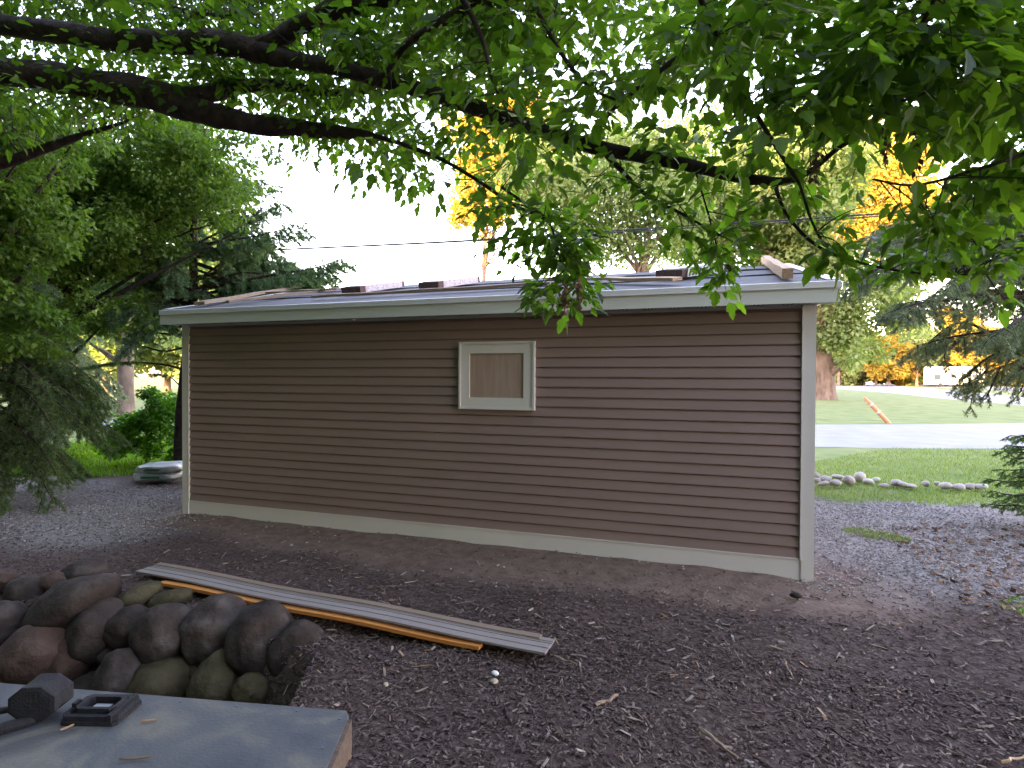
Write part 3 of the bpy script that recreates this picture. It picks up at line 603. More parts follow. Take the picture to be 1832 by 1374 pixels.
litter('wood_splinters', 1300, (1.0, 9.3, -4.2, .5), ((.03, .085), (.006, .018), (.002, .006)), M_SPLINT, 'pale wood splinters and bark slivers strewn through the mulch', 'splinters', keep_m, .4, lambda n: rng.random(n))
def keep_g(x, y):
    g, v, d = zq(x, y); inside = (x > -.02) & (x < LX+.03) & (y > -.03) & (y < YB); return (~inside) & (rng.random(len(x)) < np.maximum(v-.15, d*.02)) & (g < .5)
litter('gravel_stones', 26000, (-3.5, 11.0, -1.6, 4.0), ((.008, .024), (.007, .018), (.004, .010)), M_PEB, 'loose grey gravel beside the shed', 'gravel', keep_g, .3, lambda n: rng.beta(2, 2, n))
# fallen leaves at the right edge and left
def keep_r(x, y): return np.hypot(x-10.0, (y-.9)*.9) < 1.9
litter('leaf_litter', 1500, (8.4, 11.6, -1, 2.9), ((.03, .06), (.02, .04), (.001, .004)), mat('litter_leaf', [(0, (.10, .055, .035)), (.6, (.20, .12, .08)), (1, (.32, .20, .12))], .8, 5, tint=.9), 'reddish brown fallen leaves under the right spruce', 'leaf litter', keep_r, .3, lambda n: rng.random(n))
# grass
BL = np.array([(-.5, 0, 0), (.5, 0, 0), (.28, 0, .55), (-.28, 0, .55), (0, .0, 1.)]); BLF = np.array([0, 1, 2, 3, 3, 2, 4]); BLC = np.array([4, 3])
def grass(name, n, region, hh_, wd, mt, label, keep):
    x = rng.uniform(region[0], region[1], n*4); y = rng.uniform(region[2], region[3], n*4); k = keep(x, y); x, y = x[k][:n], y[k][:n]; n = len(x)
    up = rng.normal(size=(n, 3))*.32; up[:, 2] = 1; up = unit(up); a = rng.uniform(0, 6.28, n); fx = np.stack([np.cos(a), np.sin(a), 0*a], -1); fy = np.cross(up, fx)
    h = rng.uniform(*hh_, n); V = (BL[None, :, 0:1]*wd)*fx[:, None]+(BL[None, :, 2:3]*h[:, None, None])*up[:, None]+(BL[None, :, 2:3]**2*.35*h[:, None, None])*fy[:, None]
    V += np.stack([x, y, ground_z(x, y)], -1)[:, None]; m_ = MB(); m_.addN(V, BLF, BLC, rng.random(n)); return tag(m_.build(name, mt), label, 'grass', kind='stuff')
grass('lawn_grass', 38000, (7.3, 16, 3.4, 12), (.03, .075), .011, M_GRASSB, 'mown green lawn grass between the gravel and the road', lambda x, y: (zq(x, y)[0] > .45) & (y < 10.3+.295*(x-9.2)) & (y-3 < 1.3*(x-5)) & (rng.random(len(x)) < np.clip(1.3-(y-3)/9, .2, 1)))
grass('weed_cover', 26000, (-9, -.2, -.2, 6.0), (.05, .16), .018, M_WEED, 'yellow-green weeds and grass under the trees left of the shed', lambda x, y: (zq(x, y)[0] > .4) & ~((x > -.3) & (y > 0)))
grass('grass_patch', 900, (7.9, 8.9, 1.4, 2.2), (.02, .06), .008, M_GRASSB, 'small tuft patch of green grass growing in the gravel', lambda x, y: ((x-8.32)/.35)**2+((y-1.85)/.2)**2 < 1)
grass('grass_patch', 500, (8.6, 9.6, -.8, .4), (.02, .05), .008, M_WEED, 'thin weeds growing at the right edge of the mulch', lambda x, y: ((x-9.1)/.45)**2+((y+.2)/.35)**2 < 1)
# a few single pieces in the mulch
for i, (px, py, s_, mt, lb) in enumerate([(886, 1208, .045, M_WHITE, 'small white stone chip on the mulch below the boards'), (884, 1223, .05, M_TAN, 'tan pebble just below the white stone chip'), (690, 1228, .04, M_TAN, 'small tan pebble on the mulch right of the rock pile'), (1425, 1072, .10, M_ROCK, 'dark clod of dirt at the right front corner of the shed')]):
    p = gnd(px, py, -.03); p[2] += s_*.3; o = rock('pebble', p, (s_*1.2, s_*.9, s_*.55), (.2, .1, i), mt, 200+i, src=ICO3); tag(o, lb, 'stone')
def stick(pa, pb, r_, mt, lb):
    a, b_ = gnd(*pa, -.02), gnd(*pb, -.02); m_ = MB(); P = np.linspace(a, b_, 8); P[:, 2] += .025+.006*np.sin(np.arange(8)*1.3); P[1:-1, :2] += rng.normal(size=(6, 2))*.004; m_.tube(P, np.linspace(r_, r_*.6, 8), 8, wob=.2); o = m_.build('stick', mt); tag(o, lb, 'stick')
stick((1252, 1312), (1320, 1366), .011, M_WOODG, 'thick pale stick on the mulch at the bottom right of centre')
stick((1403, 1188), (1420, 1222), .006, M_WOODG, 'short grey twig on the mulch in front of the right shed corner')
stick((1313, 1170), (1332, 1200), .004, M_WOODG, 'thin bent twig on the mulch left of the short grey one')
stick((1480, 1310), (1560, 1358), .005, M_BARK, 'long dark twig lying on the mulch lower right')
stick((1790, 1372), (1850, 1355), .007, M_WOOD, 'tan stick in the bottom right corner')
stick((1065, 1270), (1105, 1252), .012, M_WOODG, 'broad grey splinter of wood on the mulch below the boards')
stick((903, 1278), (913, 1302), .013, M_BARK, 'stubby brown bark piece on the mulch under the pebbles')
stick((990, 1180), (1032, 1196), .008, M_WOODG, 'weathered splinter just right of the board ends')

# ------------------------------------------------------------------ trees
LT = np.array([(0, 0, 0), (.24, .22, .06), (.30, .46, .07), (.18, .55, .045), (.17, .76, .03), (0, 1.05, -.06), (-.17, .76, .03), (-.18, .55, .045), (-.30, .46, .07), (-.24, .22, .06), (0, .35, 0), (0, .72, -.01)])
LTF = np.array([0, 1, 10, 1, 2, 3, 10, 10, 3, 4, 11, 11, 4, 5, 0, 10, 9, 10, 7, 8, 9, 11, 6, 7, 10, 5, 6, 11])
LTC = np.array([3, 4, 4, 3, 3, 4, 4, 3])
SL = np.array([(0, 0, 0), (.34, .45, .08), (0, 1, -.04), (-.34, .45, .08)]); SLF = np.array([0, 1, 2, 0, 2, 3]); SLC = np.array([3, 3])
QL = np.array([(-.5, 0, 0), (.5, .1, 0), (.4, 1., .1), (-.3, .8, -.1)]); QLF = np.array([0, 1, 2, 3]); QLC = np.array([4])
# ---- the near tree over the camera: limbs as seen, each at its own distance
tree = empty('maple_tree', tuple(at(-900, 300, 5.0)*np.array([1, 1, 0]))); tl_ = np.array(tree.location)
tag(tree, 'big broadleaf tree whose dark limbs and green leaves hang over the shed', 'tree')
limbs = { # px, py, depth, width px
 'A': [(-900, 60, 5.2, 60), (-500, 30, 4.8, 46), (-150, 32, 4.4, 38), (0, 45, 4.2, 33), (120, 62, 4.0, 34), (250, 78, 3.9, 36), (370, 76, 3.8, 38), (470, 92, 3.7, 36), (540, 108, 3.6, 26), (620, 125, 3.5, 24), (750, 160, 3.35, 25), (900, 210, 3.2, 25), (1060, 258, 3.1, 23), (1200, 292, 3.0, 20), (1330, 318, 2.95, 17), (1400, 325, 2.9, 13), (1450, 308, 2.85, 9), (1520, 255, 2.7, 7), (1640, 215, 2.5, 5), (1740, 200, 2.4, 3)],
 'A2': [(460, 85, 3.72, 30), (520, 55, 3.6, 28), (580, 28, 3.5, 30), (650, 5, 3.4, 34), (760, -40, 3.3, 40)],
 'B': [(-900, 130, 5.0, 80), (-500, 110, 4.6, 62), (-150, 118, 4.3, 48), (0, 130, 4.1, 44), (120, 142, 4.05, 46), (230, 160, 4.0, 48), (320, 180, 3.95, 50), (380, 203, 3.9, 38), (450, 220, 3.85, 32), (540, 230, 3.8, 27), (620, 237, 3.75, 20), (665, 240, 3.7, 9), (760, 275, 3.6, 7), (850, 320, 3.5, 6), (930, 372, 3.4, 5), (1000, 405, 3.3, 3)],
 'B2': [(320, 178, 3.95, 40), (370, 165, 3.9, 28), (430, 152, 3.95, 22), (500, 152, 4.0, 18), (590, 165, 4.1, 12), (680, 165, 4.2, 5)],
 'C': [(-200, 350, 4.6, 28), (0, 292, 4.4, 18), (80, 266, 4.4, 15), (165, 238, 4.4, 9), (230, 215, 4.4, 4)],
 'D': [(1000, -60, 3.0, 24), (900, -6, 3.0, 18), (830, 22, 3.05, 17), (760, 58, 3.1, 14), (720, 85, 3.15, 10), (690, 125, 3.25, 9), (665, 150, 3.35, 5)],
 'E': [(1420, -60, 2.3, 14), (1330, 40, 2.6, 11), (1230, 95, 2.8, 10), (1150, 150, 2.95, 9), (1090, 200, 3.05, 9), (1062, 248, 3.1, 7)],
 'Fb': [(940, -20, 2.7, 9), (985, 55, 2.7, 7), (1020, 110, 2.75, 7), (1060, 160, 2.8, 5), (1110, 185, 2.8, 4)],
 'G': [(1240, -30, 2.2, 10), (1290, 80, 2.3, 8), (1330, 160, 2.4, 8), (1365, 225, 2.45, 7), (1405, 290, 2.5, 6), (1430, 330, 2.5, 5), (1450, 390, 2.5, 4), (1475, 440, 2.5, 3)],
 'Hh': [(1385, 325, 2.9, 9), (1388, 350, 2.85, 6), (1410, 395, 2.8, 5), (1460, 440, 2.7, 5), (1540, 470, 2.6, 4), (1650, 490, 2.5, 4), (1760, 490, 2.4, 3)],
 'I': [(1075, 262, 3.1, 11), (1110, 305, 3.0, 8), (1150, 350, 2.95, 6), (1220, 385, 2.9, 5), (1290, 420, 2.85, 3)],
 'J': [(900, 335, 3.4, 5), (960, 380, 3.2, 4), (985, 400, 3.1, 3), (1000, 455, 3.1, 3), (1010, 500, 3.1, 2)],
 'K': [(1240, 298, 3.0, 4), (1255, 350, 2.95, 3), (1275, 410, 2.9, 3), (1290, 470, 2.9, 2)],
 'L': [(2300, -100, 2.0, 30), (2000, 60, 2.0, 18), (1850, 120, 2.0, 10), (1720, 140, 2.05, 7), (1600, 180, 2.1, 5), (1500, 190, 2.2, 3)],
 'M': [(2300, 150, 2.2, 20), (2000, 230, 2.2, 12), (1880, 260, 2.2, 8), (1760, 300, 2.2, 6), (1640, 330, 2.25, 4), (1560, 320, 2.3, 3)],
 'N': [(700, -150, 2.6, 20), (800, -40, 2.6, 12), (860, 60, 2.6, 8), (880, 140, 2.6, 5), (900, 180, 2.6, 3)],
 'O': [(-500, -100, 4.5, 30), (0, -60, 4.6, 18), (200, -20, 4.6, 12), (330, 20, 4.6, 8), (430, 30, 4.6, 4)],
 'P': [(1750, -200, 1.7, 14), (1700, -60, 1.8, 10), (1650, 40, 1.9, 7), (1600, 110, 2.0, 4)],
}
lm = MB(); skel = []
for k_, pts_ in limbs.items():
    A = smoothpath(np.array([[*at(p[0], p[1], p[2]), p[3]*p[2]/F/2*1.1] for p in pts_]), 6)
    A[:, :3] += np.array([[noise.noise(Vector(v*2.0)), noise.noise(Vector(v*2.0+9)), noise.noise(Vector(v*2.0+19))] for v in A[:, :3]])*.02
    lm.tube(A[:, :3], np.maximum(A[:, 3], .0022), 10, wob=.12); skel.append(A)
# trunk stands left of the frame
tb = at(-900, 90, 5.1); P = smoothpath([[*(tb*np.array([1, 1, 0])+np.array([-.5, -.2, -.2])), .34], [*(tb*np.array([1, 1, .4])+np.array([-.4, -.1, 0])), .27], [*(tb+np.array([-.2, 0, -.3])), .22], [*(tb+np.array([.0, 0, 1.6])), .14], [*(tb+np.array([.3, 0, 3.2])), .08]], 6)
lm.tube(P[:, :3], P[:, 3], 14, wob=.1)
SK = np.vstack([s_[s_[:, 3] < .05] for s_ in skel])
tw = MB(); lpos = []; ldir = []; lnor = []; lsz = []
def twig(target, nl, spread=.16, lsize=.075):
    if nl > 20: nl = int(nl*.8)
    d = SK[:, :3]-target; dist = np.linalg.norm(d, axis=1)+rng.random(len(SK))*.25
    s_ = SK[dist.argmin(), :3]; L_ = np.linalg.norm(target-s_)
    if L_ > 2.6: s_ = target+(s_-target)/L_*1.2; s_[2] = s_[2]+.2; L_ = 1.2
    mid = (s_+target)/2+np.array([0, 0, .10*L_])+rng.normal(size=3)*.05*L_
    t_ = np.linspace(0, 1, 7)[:, None]; P = (1-t_)**2*s_+2*t_*(1-t_)*mid+t_**2*target
    tw.tube(P, np.linspace(.0035, .0012, 7), 4, cap=False)
    t_ = np.concatenate([rng.uniform(.35, 1, nl-nl//3), rng.uniform(.85, 1.02, nl//3)])[:, None]
    Q = (1-t_)**2*s_+2*t_*(1-t_)*mid+t_**2*target
    tang = unit(target-s_)
    side = rng.normal(size=(nl, 3)); side[:, 2] *= .45; side = unit(side)
    # petiole groups: three leaflets share a point
    off = side*rng.uniform(.02, spread, (nl, 1)); off[:, 2] -= rng.uniform(0, .05, nl)
    dr = unit(side*1.0+tang*.5+np.array([0, 0, -.55])+rng.normal(size=(nl, 3))*.25)
    nn = rng.normal(size=(nl, 3))*.45+np.array([0, 0, 1.])
    lpos.append(Q+off); ldir.append(dr); lnor.append(nn); lsz.append(rng.uniform(.5, 1.4, nl)*lsize)
def inpoly(x, y, P):
    c_ = False; j = len(P)-1
    for i in range(len(P)):
        if (P[i][1] > y) != (P[j][1] > y) and x < (P[j][0]-P[i][0])*(y-P[i][1])/(P[j][1]-P[i][1])+P[i][0]: c_ = not c_
        j = i
    return c_
def fill(poly, n, dfun, nl, lsize=.075, spread=.16):
    xs = [p[0] for p in poly]; ys = [p[1] for p in poly]; k = 0
    while k < n:
        x, y = random.uniform(min(xs), max(xs)), random.uniform(min(ys), max(ys))
        if inpoly(x, y, poly): twig(at(x, y, dfun(x, y)), nl, spread, lsize); k += 1
# left half: leaves farther off, upper band
fill([(-150, -120), (620, -120), (640, 290), (560, 300), (500, 240), (400, 225), (250, 185), (-150, 210)], 480, lambda x, y: random.uniform(3.6, 6.5), 34, .07, .26)
fill([(560, -120), (900, -120), (950, 330), (860, 330), (780, 310), (700, 330), (640, 310)], 110, lambda x, y: random.uniform(2.6, 4.6), 30, .075, .2)
fill([(520, -120), (1320, -120), (1330, 150), (1000, 190), (800, 150), (560, 110)], 130, lambda x, y: random.uniform(3.0, 4.8), 32, .085, .24)
fill([(560, 225), (700, 240), (800, 290), (770, 345), (650, 325)], 26, lambda x, y: random.uniform(4.2, 5.6), 26, .06, .2)
fill([(880, -120), (1300, -120), (1420, 300), (1300, 300), (1100, 250), (980, 330), (900, 300)], 80, lambda x, y: random.uniform(2.2, 3.7), 28, .078, .16)
fill([(1250, -120), (1950, -120), (1950, 330), (1800, 330), (1720, 300), (1620, 210), (1450, 215), (1350, 200)], 200, lambda x, y: random.uniform(1.7, 3.3), 30, .08, .18)
fill([(860, 330), (980, 330), (1060, 420), (1010, 470), (930, 450), (840, 400)], 12, lambda x, y: random.uniform(2.9, 3.6), 20, .07, .12)
for cx, cy, sx, sy, n in [(985, 420, 60, 45, 9), (1040, 470, 35, 40, 7), (955, 530, 28, 18, 4), (1000, 535, 30, 16, 4), (1045, 515, 35, 25, 6), (1215, 430, 35, 30, 5), (1300, 450, 40, 30, 6), (1290, 505, 28, 25, 4), (1305, 395, 50, 35, 5), (1120, 330, 60, 40, 5), (1200, 350, 40, 30, 4), (1500, 440, 26, 30, 5), (1530, 350, 30, 20, 2), (1620, 420, 60, 30, 6), (1720, 400, 70, 50, 13), (1800, 430, 50, 55, 12), (1650, 460, 60, 20, 6), (1350, 345, 40, 20, 4), (1440, 350, 40, 20, 4), (1160, 285, 50, 30, 5), (900, 430, 30, 30, 4), (840, 360, 40, 30, 5), (1780, 350, 60, 40, 12), (1060, 400, 30, 50, 4)]:
    for _ in range(n): twig(at(random.gauss(cx, sx*.6), random.gauss(cy, sy*.6), random.uniform(2.6, 3.2) if cx < 1450 else random.uniform(2.1, 2.8)), 11, .09, .072)
# crown above and behind the camera (out of view, shades the yard)
for _ in range(520):
    a, r_ = random.uniform(0, 6.283), 7.5*math.sqrt(random.random()); p = np.array([3.6+r_*math.cos(a), -5.2+r_*.9*math.sin(a), random.uniform(4.0, 7.5)])
    if p[1] < 1.0 and ((p-CAM)@FW < 1.2 or ((p-CAM)@EU)/max(.1, (p-CAM)@FW) > .80): twig(p, 34, .4, .16)
LP, LD, LN, LS = map(np.concatenate, (lpos, ldir, lnor, lsz))
lf = MB(); scatter(lf, LT, LTF, LTC, LP, frames(LD, LN), LS, np.clip(rng.normal(.5, .22, len(LP)), 0, 1))
o = lm.build('limbs', M_BARK, tree, smooth=True); o.location = -tl_
o = tw.build('twigs', M_BARK, tree); o.location = -tl_
o = lf.build('leaves', M_LEAF, tree); o.location = -tl_
# hanging seed clusters among the right leaves
for cx, cy in [(1335, 175), (1390, 190), (1445, 215), (1470, 230), (1460, 290), (1585, 265), (1640, 230), (1640, 280), (1010, 530), (1035, 520)]:
    sd = MB(); c_ = at(cx, cy, random.uniform(2.2, 2.6)); m2 = 26
    dirs = rng.normal(size=(m2, 3))*.5; dirs[:, 2] -= 1; sd.tube([c_+[0, 0, .06], c_+[.004, 0, 0], c_-[0, 0, .06]], .002, 4); scatter(sd, SL, SLF, SLC, c_+rng.normal(size=(m2, 3))*np.array([.006, .006, .035]), frames(dirs, rng.normal(size=(m2, 3))), rng.uniform(.02, .035, m2), rng.random(m2))
    o = sd.build('seed_cluster', M_SEED, tree); o.location = -tl_

# ---- generic broadleaf tree
def limb_tree(name, base, hgt, r_tr, crown, nleaf, lsize, mleaf, mbark, label, group=None, seed=1, ncl=60, flat_=.75, lean=(0, 0), fork=.3, tmpl='S', cl=1.0, cat='tree', shell=.45, nlimb=18):
    """crown: list of (dx, dy, z, rx, ry, rz) ellipsoids relative to the base"""
    rg = np.random.default_rng(seed); e = empty(name, tuple(base)); tr = MB()
    P = smoothpath([[0, 0, -.3, r_tr*1.7], [0, 0, hgt*.03, r_tr*1.15], [lean[0]*.2, lean[1]*.2, hgt*fork*.6, r_tr*.95], [lean[0]*.5, lean[1]*.5, hgt*fork, r_tr*.85], [lean[0]*.8, lean[1]*.8, hgt*.6, r_tr*.45], [lean[0], lean[1], hgt*.93, r_tr*.08]], 5)
    tr.tube(P[:, :3], P[:, 3], 12, wob=.1)
    vol = np.array([c[3]*c[4]*c[5] for c in crown])**.8; cnt = rg.multinomial(ncl, vol/vol.sum()); cen = []; rad = []
    for c, k in zip(crown, cnt):
        u = unit(rg.normal(size=(k, 3)))*(shell+(1-shell)*rg.random((k, 1))**.6); cen.append(u*np.array(c[3:])*.86+np.array(c[:3])); rad.append(np.full(k, (c[3]*c[4]*c[5])**(1/3)*.30*cl)*rg.uniform(.6, 1.3, k))
    cen = np.vstack(cen); rad = np.concatenate(rad)
    for c_ in cen[:: max(1, len(cen)//nlimb)]:
        i = int(np.clip(np.searchsorted(P[:, 2], c_[2]*.55), 4, len(P)-3)); s_ = P[i, :3]; q_ = (s_+c_)/2+np.array([0, 0, .12*np.linalg.norm(c_-s_)])+rg.normal(size=3)*.03*hgt
        t_ = np.linspace(0, 1, 7)[:, None]; tr.tube((1-t_)**2*s_+2*t_*(1-t_)*q_+t_**2*c_, np.linspace(P[i, 3]*.5, r_tr*.05, 7), 6, wob=.15, cap=False)
    ci = rg.choice(len(cen), nleaf, p=rad**2/np.sum(rad**2)); g = rg.normal(size=(nleaf, 3)); g = unit(g)*(rg.random((nleaf, 1))**.4); g[:, 2] *= flat_
    pos = cen[ci]+g*rad[ci][:, None]*1.35
    dr = unit(g+rg.normal(size=(nleaf, 3))*.6+np.array([0, 0, -.5])); nn = g+rg.normal(size=(nleaf, 3))*.7+np.array([0, 0, .6])
    T, Fi, Fc = (SL, SLF, SLC) if tmpl == 'S' else (QL, QLF, QLC)
    lv = MB(); scatter(lv, T, Fi, Fc, pos, frames(dr, nn), rg.uniform(.7, 1.3, nleaf)*lsize, np.clip(rg.normal(.5, .2, nleaf)+(rg.random(len(cen))-.5)[ci]*.5, 0, 1))
    tr.build('trunk', mbark, e, smooth=True); lv.build('crown', mleaf, e); tag(e, label, cat, group); return e
def gb(px, d, z=0):
    p = at(px, 687, d); p[2] = z; return p
K = lambda base, lst: [(*(lambda q: (q[0]-base[0], q[1]-base[1], q[2]))(at(px, py, d)), w_*d/F/2, w_*d/F/2*.9, h_*d/F/2) for px, py, d, w_, h_ in lst]
GB = 'trees beyond the shed'
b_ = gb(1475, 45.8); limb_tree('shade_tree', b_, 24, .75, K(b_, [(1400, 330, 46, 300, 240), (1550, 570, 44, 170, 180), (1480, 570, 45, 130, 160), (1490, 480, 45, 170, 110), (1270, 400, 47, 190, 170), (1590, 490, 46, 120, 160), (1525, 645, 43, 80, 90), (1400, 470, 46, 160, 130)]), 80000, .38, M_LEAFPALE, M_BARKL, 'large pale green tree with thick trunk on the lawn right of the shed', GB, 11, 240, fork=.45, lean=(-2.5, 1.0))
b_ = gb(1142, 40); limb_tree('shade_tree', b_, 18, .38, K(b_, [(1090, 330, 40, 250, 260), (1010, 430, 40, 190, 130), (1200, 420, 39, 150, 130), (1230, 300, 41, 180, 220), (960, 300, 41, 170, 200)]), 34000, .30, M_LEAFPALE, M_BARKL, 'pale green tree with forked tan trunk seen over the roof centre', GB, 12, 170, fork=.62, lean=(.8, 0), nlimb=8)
b_ = gb(865, 64); limb_tree('sunlit_tree', b_, 26, .4, K(b_, [(880, 330, 64, 150, 150), (850, 400, 64, 90, 100), (900, 250, 66, 190, 160), (860, 470, 64, 45, 80), (960, 330, 66, 120, 110)]), 26000, .45, M_LEAFSUN, M_BARKL, 'golden sunlit tree rising over the roof left of the pale green trees', GB, 13, 90)
b_ = gb(1478, 68); limb_tree('sunlit_tree', b_, 30, .6, K(b_, [(1560, 340, 68, 220, 210), (1650, 420, 68, 160, 180), (1500, 270, 70, 200, 200), (1450, 430, 69, 110, 160)]), 44000, .45, M_LEAFSUN, M_BARKL, 'tall golden sunlit tree behind the large pale tree, top right of the roof', GB, 14, 170)
# far tree line at right
far = [(1500, 128, 620, 90, 70, 0), (1545, 132, 632, 70, 90, 0), (1590, 126, 640, 80, 80, 1), (1640, 128, 628, 90, 80, 0), (1700, 130, 622, 100, 90, 1), (1760, 122, 632, 110, 100, 1), (1815, 132, 618, 110, 90, 0), (1865, 130, 620, 100, 90, 1), (1620, 150, 600, 80, 70, 1), (1720, 150, 585, 90, 80, 1), (1460, 135, 620, 80, 80, 0), (1930, 130, 620, 100, 90, 0)]
nl_ = ['leftmost', 'second from left', 'third from left', 'fourth from left', 'fifth from left', 'sixth from left', 'seventh from left', 'eighth from left', 'tall behind the fourth', 'tall behind the fifth', 'nearly hidden by the big trunk', 'beyond the frame edge']
for i, (px, d, cy, w_, h_, y_) in enumerate(far):
    b_ = gb(px, d); top = (674-(cy-h_/2))*d/F
    limb_tree('far_tree', b_, top, .3, K(b_, [(px, cy, d, w_, h_), (px+w_*.25, cy+15, d, w_*.6, h_*.6), (px-w_*.25, cy+18, d-2, w_*.6, h_*.6), (px, 668, d+6, w_*1.1, 44)]), 8500, .62, M_LEAFSUN if y_ else M_LEAFPALE, M_BARKL, f'{"golden" if y_ else "green"} far tree line tree past the road, {nl_[i]}', 'far tree line', 30+i, 44, tmpl='Q')
# left background trees
GL = 'trees left of the shed'
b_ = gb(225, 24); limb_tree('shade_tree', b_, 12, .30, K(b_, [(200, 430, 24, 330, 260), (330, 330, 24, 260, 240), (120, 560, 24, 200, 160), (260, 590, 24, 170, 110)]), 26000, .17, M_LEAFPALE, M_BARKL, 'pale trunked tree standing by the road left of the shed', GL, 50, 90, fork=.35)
b_ = gb(60, 10); limb_tree('shade_tree', b_, 6.2, .13, K(b_, [(300, 290, 9.6, 300, 160), (200, 400, 9.6, 300, 220), (390, 340, 9.4, 180, 140), (90, 300, 9.6, 300, 260), (440, 270, 9.4, 180, 60), (60, 500, 9.6, 240, 300), (420, 420, 9.4, 90, 70), (220, 560, 9.6, 170, 130), (500, 330, 9.5, 60, 60)]), 50000, .08, M_LEAFMID, M_BARK, 'leafy mid-green tree filling the upper left beyond the near limbs', GL, 51, 420, fork=.5, cl=.62, shell=.3)
b_ = gb(-60, 7.0); limb_tree('shade_tree', b_, 5.2, .12, K(b_, [(30, 400, 7, 240, 240), (10, 580, 7, 200, 240), (-120, 420, 7, 300, 300), (60, 250, 7, 260, 160)]), 30000, .07, M_LEAFMID, M_BARK, 'leafy tree at the left frame edge before the dark spruce', GL, 52, 260, cl=.6, shell=.3, fork=.5)
for i, (px, d, cy, w_, h_, y_, lb) in enumerate([(60, 60, 560, 220, 300, 0, 'green tree far behind the left trees, near the frame edge'), (190, 55, 560, 170, 240, 0, 'pale green tree glimpsed through the branches beyond the left road'), (300, 58, 560, 150, 260, 0, 'green tree far behind the spruce trunk left of the shed'), (400, 62, 500, 140, 220, 0, 'pale green tree behind the spruce boughs above the left roof end')]):
    b_ = gb(px, d); limb_tree('far_tree', b_, (674-(cy-h_/2))*d/F, .3, K(b_, [(px, cy, d, w_, h_), (px+30, cy+60, d, w_*.8, h_*.5)]), 9000, .42, M_LEAFSUN if y_ else M_LEAFPALE, M_BARKL, lb, 'far trees on the left', 70+i, 40, tmpl='Q')
# bush
b_ = gb(262, 11.2); limb_tree('shrub', b_, 1.25, .03, K(b_, [(250, 770, 11.2, 110, 90), (300, 760, 11.3, 90, 110), (215, 795, 11, 90, 60), (285, 715, 11.5, 70, 50), (310, 805, 10.9, 60, 40)]), 9000, .075, M_BUSH, M_BARK, 'bright green leafy shrub beside the left corner of the shed', None, 60, 60, cat='shrub', shell=.3)
b_ = gb(60, 10.5); limb_tree('shrub', b_, .7, .02, K(b_, [(60, 830, 10.5, 160, 50), (-30, 810, 10.5, 160, 80), (140, 815, 11.5, 80, 40)]), 5000, .06, M_WEED, M_BARK, 'low yellow-green undergrowth shrub beneath the blue spruce at left', None, 61, 50, cat='shrub', shell=.2)

# ---- spruces
def spruce(name, base, trunkpts, branches, mneedle, label, group, nl_=.03, nw=.004, dens=1., twl=.22, seed=1, mb_=M_BARK):
    """branches: (list of 3D points, twig length factor) ; every branch carries side twigs covered with needles"""
    rg = np.random.default_rng(seed); base = np.asarray(base, float); e = empty(name, tuple(base)); tr = MB()
    P = smoothpath(trunkpts, 5); tr.tube(P[:, :3], P[:, 3], 12, wob=.1)
    np_, nd, nn, ns = [], [], [], []
    for br, tf, bare in branches:
        B = smoothpath(br, 5); L_ = np.linalg.norm(np.diff(B, axis=0), axis=1).sum(); tr.tube(B, np.linspace(.008+.011*L_, .003, len(B)), 6, wob=.15)
        if tf <= 0: continue
        nt_ = max(4, int(L_/.055*dens))
        for i in range(nt_):
            t_ = bare+(1-bare)*(i+rg.random())/nt_; f_ = t_*(len(B)-1); k_ = min(int(f_), len(B)-2); s_ = B[k_]+(B[k_+1]-B[k_])*(f_-k_); tg = unit(B[k_+1]-B[k_])
            sd_ = unit(np.cross(tg, [0, 0, 1.]))*(1 if i % 2 else -1); dd = unit(tg*.75+sd_*.8+np.array([0, 0, -.28-.25*rg.random()])+rg.normal(size=3)*.15)
            ln = twl*tf*(1-.55*t_)*rg.uniform(.6, 1.3)+.05
            tp = np.array([s_, s_+dd*ln*.5, s_+dd*ln+np.array([0, 0, -.25*ln*tf])])
            tr.tube(tp, [.004, .003, .0015], 3, cap=False)
            # side twiglets
            segs = [(tp[0], tp[2])]
            for q in range(int(2+ln/.07)):
                u_ = rg.uniform(.2, .9); c_ = tp[0]*(1-u_)+tp[2]*u_; segs.append((c_, c_+unit(dd+rg.normal(size=3)*.7+np.array([0, 0, -.2]))*ln*.38*rg.uniform(.6, 1.2)))
            for a, b2 in segs:
                ll = np.linalg.norm(b2-a); m2 = max(6, int(ll/nl_*14*dens)); u_ = rg.random((m2, 1)); pos = a*(1-u_)+b2*u_; ax = unit(b2-a)
                rd = rg.normal(size=(m2, 3)); rd -= (rd@ax)[:, None]*ax; np_.append(pos); nd.append(unit(unit(rd)+ax*.9)); nn.append(rg.normal(size=(m2, 3))); ns.append(rg.uniform(.7, 1.2, m2)*nl_)
    np_, nd, nn, ns = map(np.concatenate, (np_, nd, nn, ns))
    T = np.array([(-.5*nw/nl_, 0, 0), (.5*nw/nl_, 0, 0), (.35*nw/nl_, .7, 0), (0, 1., 0), (-.35*nw/nl_, .7, 0)]); nd_ = MB()
    scatter(nd_, T, np.array([0, 1, 2, 3, 4]), np.array([5]), np_, frames(nd, nn), ns, np.clip(rg.normal(.5, .22, len(ns)), 0, 1))
    o = tr.build('trunk', mb_, e, smooth=True); o.location = -base
    o = nd_.build('needles', mneedle, e); o.location = -base
    tag(e, label, 'spruce', group); return e
